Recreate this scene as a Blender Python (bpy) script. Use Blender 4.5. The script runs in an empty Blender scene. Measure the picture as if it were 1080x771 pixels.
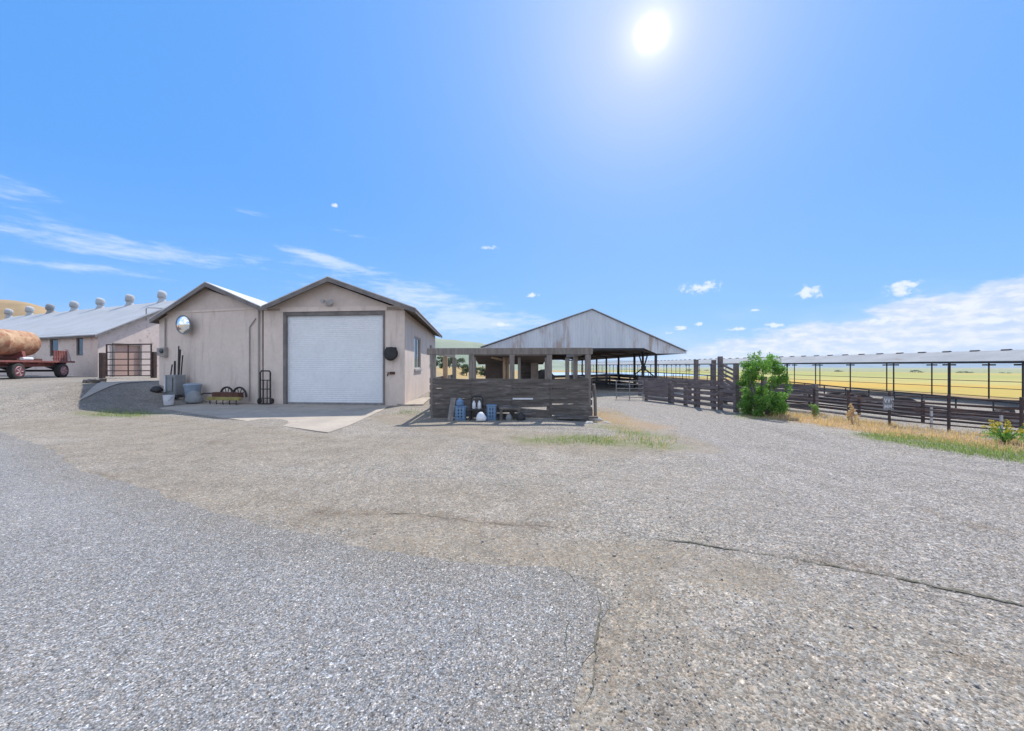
import bpy, bmesh, math, random
import numpy as np
from mathutils import Vector, Matrix
from mathutils.geometry import delaunay_2d_cdt
R = math.radians
random.seed(7); rng = np.random.default_rng(11)
sc = bpy.context.scene
COL = sc.collection

# ------------------------------------------------------------------ camera
SC = 1.2                        # layout unit -> metres
F, CX, CY, H = 400.0, 540.0, 385.5, 1.6
cam_d = bpy.data.cameras.new('camera')
cam_d.sensor_width = 36; cam_d.lens = 36*F/1080
cam_d.clip_start = 0.05; cam_d.clip_end = 20000
cam = bpy.data.objects.new('camera', cam_d); COL.objects.link(cam)
cam.location = (0, 0, H*SC); cam.rotation_euler = (R(90), 0, 0)
sc.camera = cam

# ------------------------------------------------------------------ sun and sky
SUN_AZ = math.atan2(687-CX, F); SUN_EL = math.atan2(CY-35, math.hypot(687-CX, F))
sdir = Vector((math.sin(SUN_AZ)*math.cos(SUN_EL), math.cos(SUN_AZ)*math.cos(SUN_EL), math.sin(SUN_EL)))
sun_d = bpy.data.lights.new('sun', 'SUN'); sun_d.energy = 3.4; sun_d.angle = R(0.6); sun_d.color = (1, .95, .87)
sun = bpy.data.objects.new('sun', sun_d); COL.objects.link(sun)
LEL = R(53)
ldir = Vector((math.sin(SUN_AZ)*math.cos(LEL), math.cos(SUN_AZ)*math.cos(LEL), math.sin(LEL)))
sun.rotation_euler = ldir.to_track_quat('Z', 'Y').to_euler()
SKY_STRENGTH = .15
sc.view_settings.view_transform = 'Standard'; sc.view_settings.look = 'None'
sc.view_settings.exposure = .74; sc.view_settings.gamma = 1; sc.view_settings.use_curve_mapping = False

class S:
    """scalar socket with operators -> math nodes"""
    def __init__(s, t, v): s.t, s.v = t, v
    def op(s, o, *a, clamp=False):
        n = s.t.nodes.new('ShaderNodeMath'); n.operation = o; n.use_clamp = clamp
        for i, x in enumerate((s,)+a):
            x = x.v if isinstance(x, S) else x
            if isinstance(x, (int, float)): n.inputs[i].default_value = x
            else: s.t.links.new(x, n.inputs[i])
        return S(s.t, n.outputs[0])
    def __add__(s, o): return s.op('ADD', o)
    __radd__ = __add__
    def __sub__(s, o): return s.op('SUBTRACT', o)
    def __rsub__(s, o): return S(s.t, o).op('SUBTRACT', s)
    def __mul__(s, o): return s.op('MULTIPLY', o)
    __rmul__ = __mul__
    def __truediv__(s, o): return s.op('DIVIDE', o)
    def __neg__(s): return s*-1.0
    def pw(s, e): return s.op('MAXIMUM', 0.0).op('POWER', e)
    def ss(s, a, b):
        n = s.t.nodes.new('ShaderNodeMapRange'); n.interpolation_type = 'SMOOTHSTEP'
        s.t.links.new(s.v, n.inputs[0]); n.inputs[1].default_value = a; n.inputs[2].default_value = b
        return S(s.t, n.outputs[0])
    def clamp(s): return s.op('ADD', 0.0, clamp=True)
    def mx(s, o): return s.op('MAXIMUM', o)
    def mn(s, o): return s.op('MINIMUM', o)

def node(t, typ, **kw):
    n = t.nodes.new(typ)
    for k, v in kw.items():
        if k in n.inputs: n.inputs[k].default_value = v
        else: setattr(n, k, v)
    return n
def mixc(t, fac, a, b, blend='MIX'):
    n = t.nodes.new('ShaderNodeMix'); n.data_type = 'RGBA'; n.blend_type = blend
    for sock, x in ((n.inputs['Factor'], fac), (n.inputs[6], a), (n.inputs[7], b)):
        if isinstance(x, S): x = x.v
        if isinstance(x, (int, float)): sock.default_value = x
        elif isinstance(x, tuple): sock.default_value = (*x[:3], 1)
        else: t.links.new(x, sock)
    return n.outputs[2]
def noise(t, vec, scale, detail=3, rough=.55, dim='3D', dist=0):
    n = node(t, 'ShaderNodeTexNoise', Scale=scale, Detail=detail, Roughness=rough, Distortion=dist)
    if vec is not None: t.links.new(vec, n.inputs['Vector'])
    return n
def mapping(t, vec, scale=(1, 1, 1), rot=(0, 0, 0), loc=(0, 0, 0)):
    n = node(t, 'ShaderNodeMapping', Scale=scale, Rotation=rot, Location=loc)
    t.links.new(vec, n.inputs['Vector']); return n.outputs[0]

w = bpy.data.worlds.new('World'); sc.world = w; w.use_nodes = True
t = w.node_tree; t.nodes.clear()
out = t.nodes.new('ShaderNodeOutputWorld'); bg = t.nodes.new('ShaderNodeBackground')
bg.inputs['Strength'].default_value = SKY_STRENGTH
t.links.new(bg.outputs[0], out.inputs[0])
sky = node(t, 'ShaderNodeTexSky', sky_type='NISHITA', sun_disc=False, sun_elevation=LEL, sun_rotation=SUN_AZ,
           altitude=200, air_density=1.0, dust_density=.6, ozone_density=1.6)
tc = t.nodes.new('ShaderNodeTexCoord'); D = tc.outputs['Generated']
sep = t.nodes.new('ShaderNodeSeparateXYZ'); t.links.new(D, sep.inputs[0])
x, y, z = (S(t, o) for o in sep.outputs)
DEG = 180/math.pi
az = x.op('ARCTAN2', y)*DEG
el = z.op('ARCSINE')*DEG
dt = t.nodes.new('ShaderNodeVectorMath'); dt.operation = 'DOT_PRODUCT'
t.links.new(D, dt.inputs[0]); dt.inputs[1].default_value = sdir
ang = S(t, dt.outputs['Value']).op('MINIMUM', 1.0).op('ARCCOSINE')*DEG
hs = node(t, 'ShaderNodeHueSaturation', Saturation=1.16, Value=1.0)
t.links.new(sky.outputs[0], hs.inputs['Color'])
base = mixc(t, 1.0, hs.outputs[0], (.86, .93, 1.04), 'MULTIPLY')
# even the dome out a little towards a clear spring-sky blue
base = mixc(t, .85, base, (.38, 1.47, 3.75))
lowf = (el*-1.0).op('ADD', 24.0).ss(0, 26)
base = mixc(t, lowf*.5, base, (1.2, 2.4, 4.0))
# aureole of thin air around the sun
halo = (ang*ang/(-2*7.5**2)).op('EXPONENT')*.28 + (ang/-15.0).op('EXPONENT')*.66
base = mixc(t, halo.clamp()*.98, base, (2.9, 3.25, 4.35))
halo2 = (ang*ang/(-2*1.9**2)).op('EXPONENT')
# clouds ---------------------------------------------------------------
cv = t.nodes.new('ShaderNodeCombineXYZ')
for i, s_ in enumerate((az, el)): t.links.new(s_.v, cv.inputs[i])
AE = cv.outputs[0]
def nz(scale, sx, sy, detail=6, rough=.6, rz=0, dist=0, seed=0):
    return S(t, noise(t, mapping(t, AE, (sx, sy, 1), (0, 0, rz), (seed*7.3, seed*3.1, seed)), scale, detail, rough, dist=dist).outputs[0])
def gb(a0, e0, sa, se, tilt=0.0):
    da = az-a0; de = el-(da*tilt+e0)
    return ((da/sa)*(da/sa)+(de/se)*(de/se)).op('MULTIPLY', -1.0).op('EXPONENT')
# low stratus bank to the right
n1 = nz(.16, 1, 2.6, 7, .62, seed=1); n1b = nz(.5, 1, 3, 6, .6, seed=2)
top = (az-27.0)*.185+2.9
bank = ((top-el)+(n1-.5)*5.2).ss(-.25, .9)*(az.ss(18, 30))*(n1b.ss(.25, .6)*.35+.65)*(1.0-az.ss(75, 100))
bank = bank*1.0
# thin wash along the whole horizon
wash = ((6.5-el)+(nz(.09, 1, 3, 6, .6, seed=3)-.5)*16).ss(-2, 7)*.30
# cirrus on the left
cn = nz(.16, 1, 5.2, 9, .68, rz=R(5), dist=.6, seed=4); cn2 = nz(.4, 1, 5, 6, .6, rz=R(5), seed=5)
cmask = gb(-46, 12.1, 13, 1.2, .055)*.95 + gb(-50, 9.6, 8, .6, .03)*.7 + gb(-26.5, 14.2, 6, .9, -.16)*1.1 + gb(-54, 15.5, 7, 2.2, -.1)*.8 + gb(-12, 9.5, 12, 3.2, -.1)*.88 + gb(-33, 18.2, 5, .7, -.08)*.6 + gb(-23, 17.6, 4, .6, -.1)*.6 + gb(-2, 16.6, 3.2, .5, .12)*.6 + gb(-3, 6, 13, 2.2)*.85 + gb(-30, 10, 16, 3)*.38
cir = ((cn*.6+cn2*.4)*1.0+cmask*.34-.64).ss(0, .34)*cmask.ss(.08, .6)*.72
# small fair-weather puffs
pn = nz(.85, 1, 1.35, 8, .66, dist=.4, seed=6)
pf = None
for a0, e0, sa, se in ((26.6, 10.45, 2.6, .8), (38.0, 8.65, 1.5, .9), (45.6, 8.1, 1.6, 1.05), (32.6, 7.0, .5, .25), (24.0, 5.2, 1.2, .32), (26.2, 5.6, .8, .3),
                       (22.6, 4.5, .8, .26), (31, 4.7, 1.6, .25), (-3.5, 17.2, 1.6, .35), (3, 10.6, 1.0, .45), (-1.5, 6.2, 2.2, .35), (-25, 21, .45, .35), (35, 5.0, 1.6, .33), (49.5, 5.7, 2.0, .4), (44, 4.8, 1.6, .35), (52, 4.2, 1.6, .3)):
    g = gb(a0, e0, sa, se); pf = g if pf is None else pf.mx(g)
puff = (pf*.75+(pn-.5)*2.3-.30).ss(0, .5)*pf.ss(.04, .45)*.85
c1 = mixc(t, wash.clamp(), base, (3.0, 3.5, 4.3))
c1 = mixc(t, bank.clamp(), c1, mixc(t, n1b.ss(.38, .66), (2.7, 3.1, 3.95), (3.6, 3.75, 4.2)))
behind = (-y).ss(-.05, .35)*(nz(.05, 1, 2, 5, .6, seed=8).ss(.36, .6))*el.ss(-4, 4)  # unseen bright clouds added behind the camera as fill light on facing walls
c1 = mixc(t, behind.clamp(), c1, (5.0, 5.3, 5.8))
c1 = mixc(t, cir.clamp(), c1, (3.1, 3.55, 4.3))
c1 = mixc(t, puff.clamp(), c1, (3.7, 3.9, 4.3))
c1 = mixc(t, halo2.clamp(), c1, (4.1, 4.35, 4.75))
disc = 1.0-(ang+(nz(.5, 1, 1, 4, .6, seed=9)-.5)*1.4).ss(-.1, 2.3)
c1 = mixc(t, disc, c1, (6.5, 6.6, 6.2))
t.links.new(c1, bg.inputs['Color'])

# ------------------------------------------------------------------ helpers
WL = {}
def tag(o, label=None, cat=None, group=None, kind=None):
    if label: o['label'] = label
    if cat: o['category'] = cat
    if group: o['group'] = group
    if kind: o['kind'] = kind
    return o
def thing(name, label, cat, loc=(0, 0, 0), group=None, rz=0):
    o = bpy.data.objects.new(name, None); COL.objects.link(o)
    o.empty_display_size = .2
    o.location = Vector(loc)*SC; o.rotation_euler = (0, 0, rz)
    WL[o.name] = Vector(loc)
    return tag(o, label, cat, group)
def children(o): return [c for c in bpy.data.objects if c.parent == o]
def copy_tree(o, parent=None):
    c = o.copy(); COL.objects.link(c); c.parent = parent
    WL[c.name] = WL.get(o.name, Vector())
    for ch in children(o): copy_tree(ch, c)
    return c

class MB:
    """mesh collector in layout units, world coordinates (or local when the root is turned)"""
    def __init__(s): s.v = []; s.f = []
    def quad(s, *p):
        i = len(s.v); s.v += [Vector(q) for q in p]; s.f.append(tuple(range(i, i+len(p)))); return s
    def prism(s, pts, ext):
        pts = [Vector(p) for p in pts]; ext = Vector(ext)
        n = Vector((0, 0, 0))
        for a, b in zip(pts, pts[1:]+pts[:1]): n += a.cross(b)
        if n.dot(ext) > 0: pts = pts[::-1]
        i = len(s.v); k = len(pts)
        s.v += pts + [p+ext for p in pts]
        s.f.append(tuple(range(i, i+k))); s.f.append(tuple(range(i+2*k-1, i+k-1, -1)))
        for a in range(k):
            b = (a+1) % k
            s.f.append((i+b, i+a, i+k+a, i+k+b))
        return s
    def box(s, c, sz, rz=0):
        c = Vector(c); a, b, h = sz[0]/2, sz[1]/2, sz[2]/2
        m = Matrix.Rotation(rz, 3, 'Z')
        return s.prism([c+m @ Vector(p) for p in ((-a, -b, -h), (a, -b, -h), (a, b, -h), (-a, b, -h))], (0, 0, 2*h))
    def bar(s, p, q, wd, th, up=(0, 0, 1)):
        """board from p to q: wd along up, th across"""
        p, q = Vector(p), Vector(q); d = (q-p).normalized(); u = Vector(up)
        if abs(d.dot(u)) > .98: u = Vector((0, 1, 0))
        sd = d.cross(u).normalized(); u = sd.cross(d).normalized()
        return s.prism([p+sd*a*th/2+u*b*wd/2 for a, b in ((-1, -1), (1, -1), (1, 1), (-1, 1))], q-p)
    def tube(s, pts, r, n=8, caps=True):
        pts = [Vector(p) for p in pts]
        rs = r if isinstance(r, (list, tuple)) else [r]*len(pts)
        i = len(s.v); side = None
        for j, p in enumerate(pts):
            d = (pts[min(j+1, len(pts)-1)]-pts[max(j-1, 0)]).normalized()
            if side is None:
                a = Vector((0, 0, 1)) if abs(d.z) < .9 else Vector((1, 0, 0)); side = d.cross(a).normalized()
            side = (side-d*side.dot(d)).normalized(); b = d.cross(side)
            for k in range(n):
                th = 2*math.pi*k/n
                s.v.append(p+(side*math.cos(th)+b*math.sin(th))*rs[j])
        for j in range(len(pts)-1):
            for k in range(n):
                l = (k+1) % n
                s.f.append((i+j*n+k, i+j*n+l, i+(j+1)*n+l, i+(j+1)*n+k))
        if caps:
            s.f.append(tuple(i+k for k in range(n))[::-1]); s.f.append(tuple(i+(len(pts)-1)*n+k for k in range(n)))
        return s
    def lathe(s, c, axis, prof, n=20):
        """prof: (distance along axis, radius) list"""
        return s._lathe(Vector(c), Vector(axis).normalized(), prof, n)
    def _lathe(s, c, ax, prof, n):
        a = Vector((0, 0, 1)) if abs(ax.z) < .9 else Vector((1, 0, 0)); sd = ax.cross(a).normalized(); b = ax.cross(sd)
        i = len(s.v)
        for d, r in prof:
            for k in range(n):
                th = 2*math.pi*k/n; s.v.append(c+ax*d+(sd*math.cos(th)+b*math.sin(th))*max(r, .001))
        for j in range(len(prof)-1):
            for k in range(n):
                l = (k+1) % n; s.f.append((i+j*n+k, i+j*n+l, i+(j+1)*n+l, i+(j+1)*n+k))
        s.f.append(tuple(i+k for k in range(n))[::-1]); s.f.append(tuple(i+(len(prof)-1)*n+k for k in range(n)))
        return s
    def build(s, name, m, parent=None, smooth=False, bevel=0, kind=None):
        off = Vector()
        q = parent
        while q is not None:
            off = WL.get(q.name, Vector()); 
            if q.parent is None: break
            q = q.parent
        me = bpy.data.meshes.new(name)
        me.from_pydata([tuple((v-off)*SC) for v in s.v], [], s.f)
        me.materials.append(m)
        bm = bmesh.new(); bm.from_mesh(me); bmesh.ops.recalc_face_normals(bm, faces=bm.faces[:]); bm.to_mesh(me); bm.free()
        if smooth:
            me.polygons.foreach_set('use_smooth', [True]*len(me.polygons)); me.set_sharp_from_angle(angle=R(40))
        o = bpy.data.objects.new(name, me); COL.objects.link(o)
        if parent is not None: o.parent = parent; WL[o.name] = off
        if bevel:
            b = o.modifiers.new('bevel', 'BEVEL'); b.width = bevel*SC; b.segments = 2; b.limit_method = 'ANGLE'; b.angle_limit = R(50)
        if kind: o['kind'] = kind
        return o

def sm(x): x = np.clip(x, 0, 1); return x*x*(3-2*x)
def T(X, Y):
    X = np.asarray(X, float); Y = np.asarray(Y, float)
    L = sm((-X-12.6)/4.8)*sm((Y-7.5)/8.5)
    rise = .88*L
    fall = 1.25*np.maximum(sm((X-11.5)/13), sm((Y-30)/35)*(1-L))
    r = np.hypot(X, Y)
    far = 13*sm((r-150)/900)
    small = .025*np.sin(X*.9+1)*np.sin(Y*.7+.4)*sm((r-3)/5)*(1-sm((r-60)/50)) + .012*np.sin(X*2.3+Y*1.1)*(1-sm((r-40)/40))
    flat = np.exp(-(((X+8)/5.5)**4+((Y-15)/3.5)**4))
    return rise-fall-far+small*(1-flat)
def TZ(X, Y): return float(T(X, Y))
def G(px, py, z=0.0):
    Y = (H-z)*F/(py-CY); return Vector(((px-CX)/F*Y, Y, z))
def G2(px, py):
    zz = 0.0
    for _ in range(12):
        p = G(px, py, zz); zz = .5*zz+.5*TZ(p.x, p.y)
    return Vector((p.x, p.y, TZ(p.x, p.y)))
def P(px, py, Y): return Vector(((px-CX)/F*Y, Y, H+(CY-py)/F*Y))

# ------------------------------------------------------------------ materials
MATS = {}
def newmat(name):
    m = bpy.data.materials.new(name); m.use_nodes = True
    t = m.node_tree; t.nodes.clear()
    o = t.nodes.new('ShaderNodeOutputMaterial'); b = t.nodes.new('ShaderNodeBsdfPrincipled')
    t.links.new(b.outputs[0], o.inputs[0])
    return m, t, b
def mat(name, c1, c2=None, scale=3.0, rough=.8, bump=.15, bscale=None, metallic=0, stretch=(1, 1, 1), spots=None, spot_amt=.5, spot_scale=2.0, spot_stretch=None, wave=None, spec=.3, contrast=(.3, .7)):
    m, t, b = newmat(name)
    tc = t.nodes.new('ShaderNodeTexCoord'); O = tc.outputs['Object']
    V_ = mapping(t, O, stretch)
    c2 = c2 or tuple(x*.72 for x in c1)
    n = S(t, noise(t, V_, scale, 5, .62).outputs[0]).ss(*contrast)
    nf = S(t, noise(t, V_, scale*9, 3, .6).outputs[0])
    col = mixc(t, n, c1, c2)
    col = mixc(t, (nf-.35).clamp()*.5, col, tuple(x*.6 for x in c2))
    if spots:
        sv = mapping(t, O, spot_stretch or stretch, loc=(3.1, 1.7, .3))
        sn = S(t, noise(t, sv, spot_scale, 7, .68).outputs[0])
        k = sn.ss(.62-.25*spot_amt, .74-.18*spot_amt)
        col = mixc(t, k*.9, col, spots)
    t.links.new(col, b.inputs['Base Color'])
    b.inputs['Roughness'].default_value = rough; b.inputs['Metallic'].default_value = metallic
    b.inputs['Specular IOR Level'].default_value = spec
    h = S(t, noise(t, V_, bscale or scale*12, 4, .6).outputs[0])
    if wave:
        axis, period, amt = wave
        sp = t.nodes.new('ShaderNodeSeparateXYZ'); t.links.new(O, sp.inputs[0])
        a = S(t, sp.outputs[axis])*(2*math.pi/period)
        h = h*.25 + a.op('SINE')*amt
    bp = node(t, 'ShaderNodeBump', Strength=bump, Distance=.02)
    t.links.new(h.v, bp.inputs['Height']); t.links.new(bp.outputs[0], b.inputs['Normal'])
    MATS[name] = m
    return m
STUCCO = mat('stucco', (.73, .615, .54), (.65, .545, .48), .6, .9, .3, 45, spots=(.54, .45, .39), spot_amt=.42, spot_scale=1.5, spot_stretch=(1.6, 1.6, .22))
STUCCO2 = mat('siding', (.64, .535, .475), (.55, .46, .41), .7, .9, .2, 50, wave=(0, .31, .5))
STUCCO3 = mat('barn_siding', (.68, .57, .51), (.60, .5, .45), .7, .9, .2, 50, spots=(.35, .25, .2), spot_amt=.25)
TRIM = mat('weathered_trim', (.24, .215, .205), (.15, .135, .13), 2, .85, .3, 30, stretch=(1, 1, 1))
SOFFIT = mat('soffit_boards', (.30, .25, .21), (.20, .165, .14), 2, .9, .3)
ROOFM = mat('galvanised_roof', (.58, .585, .60), (.49, .495, .51), .5, .6, .4, wave=(0, .10, 1), spots=(.40, .36, .33), spot_amt=.25, spot_scale=.6)
ROOFS = mat('shade_roof_metal', (.30, .31, .32), (.25, .26, .27), .4, .8, .3, wave=(1, .2, 1), spots=(.2, .17, .15), spot_amt=.2, spot_scale=.5, spec=.1)
ROOFB = mat('galvanised_roof_dull', (.46, .47, .485), (.39, .40, .41), .4, .7, .4, wave=(0, .12, 1), spots=(.40, .37, .35), spot_amt=.2, spot_scale=.5)
DOORM = mat('roll_door_paint', (.79, .805, .83), (.73, .745, .77), .8, .5, .08, 20)
DARK = mat('dark_steel', (.045, .042, .045), (.025, .024, .026), 4, .6, .15)
PIPE = mat('pipe_brown', (.095, .062, .055), (.055, .04, .04), 5, .7, .2, spots=(.16, .08, .05), spot_amt=.4)
PIPEG = mat('pipe_grey', (.30, .29, .29), (.2, .19, .19), 5, .6, .2)
GLASS = mat('window_glass', (.035, .045, .05), (.05, .06, .065), 1, .08, .02, spec=.6)
FRAMEW = mat('pale_frame', (.48, .46, .45), (.38, .36, .36), 2, .7, .1)
WOODD = mat('dark_weathered_wood', (.165, .146, .132), (.085, .074, .067), 1.4, .95, .6, 16, stretch=(1, 1, 7), spots=(.25, .23, .225), spot_amt=.35, spot_scale=1.5)
WOODP = mat('grey_post_wood', (.27, .24, .215), (.17, .15, .137), 2, .9, .5, 14, stretch=(6, 6, 1))
WOODF = mat('fence_wood', (.21, .175, .172), (.12, .10, .10), 1.6, .95, .6, 14, stretch=(1, 1, 6), spots=(.28, .25, .24), spot_amt=.25)
WOODL = mat('tan_wood', (.42, .30, .20), (.32, .22, .14), 2, .85, .4, 12, stretch=(6, 6, 1))
RUSTW = mat('rusty_cladding', (.66, .69, .74), (.54, .57, .62), .8, .6, .4, metallic=.15, wave=(0, .2, 1), stretch=(1.6, 1, .22), spots=(.36, .27, .225), spot_amt=.42, spot_scale=.75, spot_stretch=(1.5, 1, .25))
RUSTR = mat('rusty_roof', (.34, .19, .13), (.25, .15, .11), 1, .8, .4, wave=(0, .2, 1))
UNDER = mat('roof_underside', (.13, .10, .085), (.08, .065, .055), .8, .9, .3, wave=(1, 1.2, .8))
TANKM = mat('rusted_tank_paint', (.54, .37, .23), (.38, .225, .125), 1.6, .8, .35, spots=(.30, .12, .065), spot_amt=.72, spot_scale=2.4, spot_stretch=(1, 1, 1))
REDP = mat('faded_red_paint', (.27, .085, .075), (.19, .065, .058), 2, .6, .15, spots=(.2, .1, .08), spot_amt=.3)
PINKR = mat('red_rim_paint', (.42, .13, .15), (.5, .25, .27), 4, .5, .1)
RIMW = mat('pale_hub', (.6, .5, .5), (.45, .35, .35), 5, .5, .1)
TYRE = mat('tyre_rubber', (.035, .034, .034), (.055, .05, .047), 4, .9, .3)
WHITEP = mat('white_plastic', (.72, .73, .76), (.6, .61, .64), 2, .5, .05)
BLUEP = mat('blue_plastic', (.17, .27, .42), (.13, .21, .33), 2, .5, .05)
GREYP = mat('grey_plastic', (.27, .28, .29), (.2, .21, .22), 2, .6, .1)
YELLOW = mat('yellow_paint', (.36, .31, .10), (.25, .21, .07), 3, .6, .1, spots=(.2, .12, .06), spot_amt=.3)
RUST = mat('rust', (.13, .06, .042), (.08, .04, .03), 3, .9, .4)
MIRROR, _t, _b = newmat('mirror_glass'); _b.inputs['Metallic'].default_value = 1; _b.inputs['Roughness'].default_value = .04; _b.inputs['Base Color'].default_value = (.9, .92, .93, 1)
HIDE = mat('cattle_hide', (.022, .018, .017), (.04, .03, .026), 3, .8, .2)
CONC = mat('concrete', (.43, .37, .305), (.34, .295, .245), .8, .9, .25, 40, spots=(.24, .21, .18), spot_amt=.28, spot_scale=1.1)
CONC2 = mat('bunk_concrete', (.36, .33, .30), (.27, .25, .23), .8, .9, .25, 40)
SOIL = mat('dark_soil', (.15, .13, .10), (.085, .085, .055), 9, 1, .6, 60, spots=(.2, .185, .165), spot_amt=.5, spot_scale=14)
ROCK = mat('pale_rock', (.50, .47, .43), (.38, .36, .33), 4, .9, .4)
PVC = mat('conduit_paint', (.36, .32, .30), (.3, .27, .25), 2, .7, .1)
LAKE, _t, _b = newmat('lake_water'); _b.inputs['Base Color'].default_value = (.42, .52, .58, 1); _b.inputs['Roughness'].default_value = .25
def leafmat(name, c1, c2, tr=.35):
    m, t, b = newmat(name)
    g = t.nodes.new('ShaderNodeNewGeometry')
    col = mixc(t, g.outputs['Random Per Island'], c1, c2)
    t.links.new(col, b.inputs['Base Color']); b.inputs['Roughness'].default_value = .55
    tl = t.nodes.new('ShaderNodeBsdfTranslucent')
    t.links.new(mixc(t, .5, col, (c1[0]*1.3, c1[1]*1.6, c1[2]*.6)), tl.inputs[0])
    mx = node(t, 'ShaderNodeMixShader', Fac=tr); o = [n for n in t.nodes if n.type == 'OUTPUT_MATERIAL'][0]
    t.links.new(b.outputs[0], mx.inputs[1]); t.links.new(tl.outputs[0], mx.inputs[2]); t.links.new(mx.outputs[0], o.inputs[0])
    return m
LEAF = leafmat('bush_leaf', (.10, .24, .035), (.26, .42, .09), .55)
LEAFD = leafmat('far_foliage', (.035, .07, .025), (.07, .11, .04), .25)
GRASSG = leafmat('green_grass', (.17, .25, .065), (.36, .36, .15), .45)
GRASSD = leafmat('dry_grass', (.60, .38, .22), (.62, .47, .29), .45)
YFLOW = leafmat('yellow_flower', (.62, .44, .03), (.5, .42, .06), .3)

# ground -----------------------------------------------------------------
def attr(t, name):
    n = t.nodes.new('ShaderNodeAttribute'); n.attribute_name = name; return S(t, n.outputs['Fac'])
def stones(t, vec, scale, seed):
    v = node(t, 'ShaderNodeTexVoronoi', Scale=scale, Randomness=1.0); v.feature = 'F1'
    t.links.new(mapping(t, vec, loc=(seed, seed*2, 0)), v.inputs['Vector'])
    sp = t.nodes.new('ShaderNodeSeparateColor'); t.links.new(v.outputs['Color'], sp.inputs[0])
    return S(t, v.outputs['Distance']), [S(t, q) for q in sp.outputs]
def gravelmat(name, kind):
    m, t, b = newmat(name)
    tc = t.nodes.new('ShaderNodeTexCoord'); O = tc.outputs['Object']
    wob = noise(t, O, 30, 2)
    big = S(t, noise(t, O, .35, 6, .62).outputs[0]); mid = S(t, noise(t, O, 1.7, 5, .65).outputs[0])
    d1, c1 = stones(t, O, 100 if kind == 'road' else 82, 0)
    d2, c2 = stones(t, O, 50 if kind == 'road' else 38, 3.3)
    d3, c3 = stones(t, O, 240, 5.1)
    fine = S(t, noise(t, O, 160, 3, .7).outputs[0])
    if kind == 'road':
        tone = mixc(t, big.ss(.3, .7), (.245, .237, .232), (.285, .274, .265))
        tone = mixc(t, mid.ss(.5, .75)*.25, tone, (.25, .245, .24))
        ed = attr(t, 'edge')
        tone = mixc(t, (ed*.95+(mid-.5)*2.2*ed+(fine-.5)*.8*ed).clamp()*.75, tone, (.24, .218, .19))
    else:
        tone = mixc(t, big.ss(.35, .65), (.228, .202, .17), (.27, .238, .197))
        tone = mixc(t, mid.ss(.45, .7)*.4, tone, (.17, .155, .14))
        drive = attr(t, 'drive'); dirt = attr(t, 'dirt'); dry = attr(t, 'dry'); green = attr(t, 'green'); gold = attr(t, 'gold'); track = attr(t, 'track'); dark = attr(t, 'dark')
        tone = mixc(t, (drive+(mid-.5)*.6*drive).clamp(), tone, (.238, .214, .19))
        lane = attr(t, 'lane'); lane2 = attr(t, 'lane2')
        lv = t.nodes.new('ShaderNodeCombineXYZ'); t.links.new((lane+(big-.5)*.8).v, lv.inputs[0]); t.links.new((lane2*.05).v, lv.inputs[1])
        ls1 = S(t, noise(t, lv.outputs[0], 1.9, 4, .7).outputs[0])
        lw = t.nodes.new('ShaderNodeCombineXYZ'); t.links.new((lane2+(big-.5)*.9).v, lw.inputs[0]); t.links.new((lane*.05).v, lw.inputs[1])
        ls2 = S(t, noise(t, lw.outputs[0], 2.3, 4, .7).outputs[0])
        patch = S(t, noise(t, mapping(t, O, loc=(9, 4, 0)), .22, 4, .6).outputs[0])
        streak = (ls1-.5)*patch.ss(.35, .6)+(ls2-.5)*(1.0-patch.ss(.35, .6))
        tone = mixc(t, (streak*3.6).clamp()*.65, tone, (.29, .262, .235)); tone = mixc(t, (streak*-3.6).clamp()*.6, tone, (.145, .13, .115))
        dn = (dirt*1.1+(mid-.5)*1.5*dirt.mx(.12)+(fine-.5)*.5*dirt+streak*.8*dirt).ss(.22, .78)
        tone = mixc(t, dn*.75, tone, mixc(t, mid.ss(.35, .65), (.26, .218, .166), (.205, .172, .132)))
        tone = mixc(t, (track*(.55+(mid-.5)*1.3)).clamp(), tone, (.30, .272, .25))
        tone = mixc(t, (dark*(.7+(mid-.5)*1.5)).clamp(), tone, (.135, .10, .07))
        tone = mixc(t, (dry*1.2+(mid-.5)*dry).clamp(), tone, (.33, .22, .12))
        tone = mixc(t, (green*(.7+(mid-.5)*2.0)).clamp(), tone, (.15, .165, .06))
        tone = mixc(t, gold.clamp(), tone, mixc(t, big.ss(.35, .65), (.37, .25, .10), (.30, .22, .09)))
    # single stones: most grey, some dark, a few white
    k = c1[0]*.8+.58
    if kind == 'road':
        k = k + c1[1].ss(.86, .95)*.95 - c1[2].ss(.86, .95)*.42
        k2 = c2[0]*.35+.82 + c2[1].ss(.95, .985)*.7
        k = k*k2*((d1*(95/100)*.9*-1.0+1.22).clamp())*(fine*.5+.78)
    else:
        sp = 1.0-(dirt*.55+dry*.8+green*.4+gold).clamp()
        k = (k-.98)*1.25+.98 + c1[1].ss(.91, .98)*.8 - c1[2].ss(.86, .95)*.3
        k2 = c2[0]*.5+.75 + c2[1].ss(.94, .98)*.5 - c2[2].ss(.93, .97)*.25
        k2 = k2*(c3[0]*.4+.8)*(S(t, noise(t, O, 9, 5, .75).outputs[0]).ss(.25, .75)*.36+.82)
        k = ((k*k2)*sp+(1.0-sp))*(fine*.6+.72)
    kk = t.nodes.new('ShaderNodeCombineColor')
    for i in range(3): t.links.new((k*(1.0+(c2[2]-.5)*(.14, 0, -.16)[i])).v, kk.inputs[i])
    col = mixc(t, 1.0, tone, kk.outputs[0], 'MULTIPLY')
    t.links.new(col, b.inputs['Base Color']); b.inputs['Roughness'].default_value = .93; b.inputs['Specular IOR Level'].default_value = .25
    hgt = d1*-.6+d2*-.5+c1[0]*.25+fine*.3+mid*.6
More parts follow.
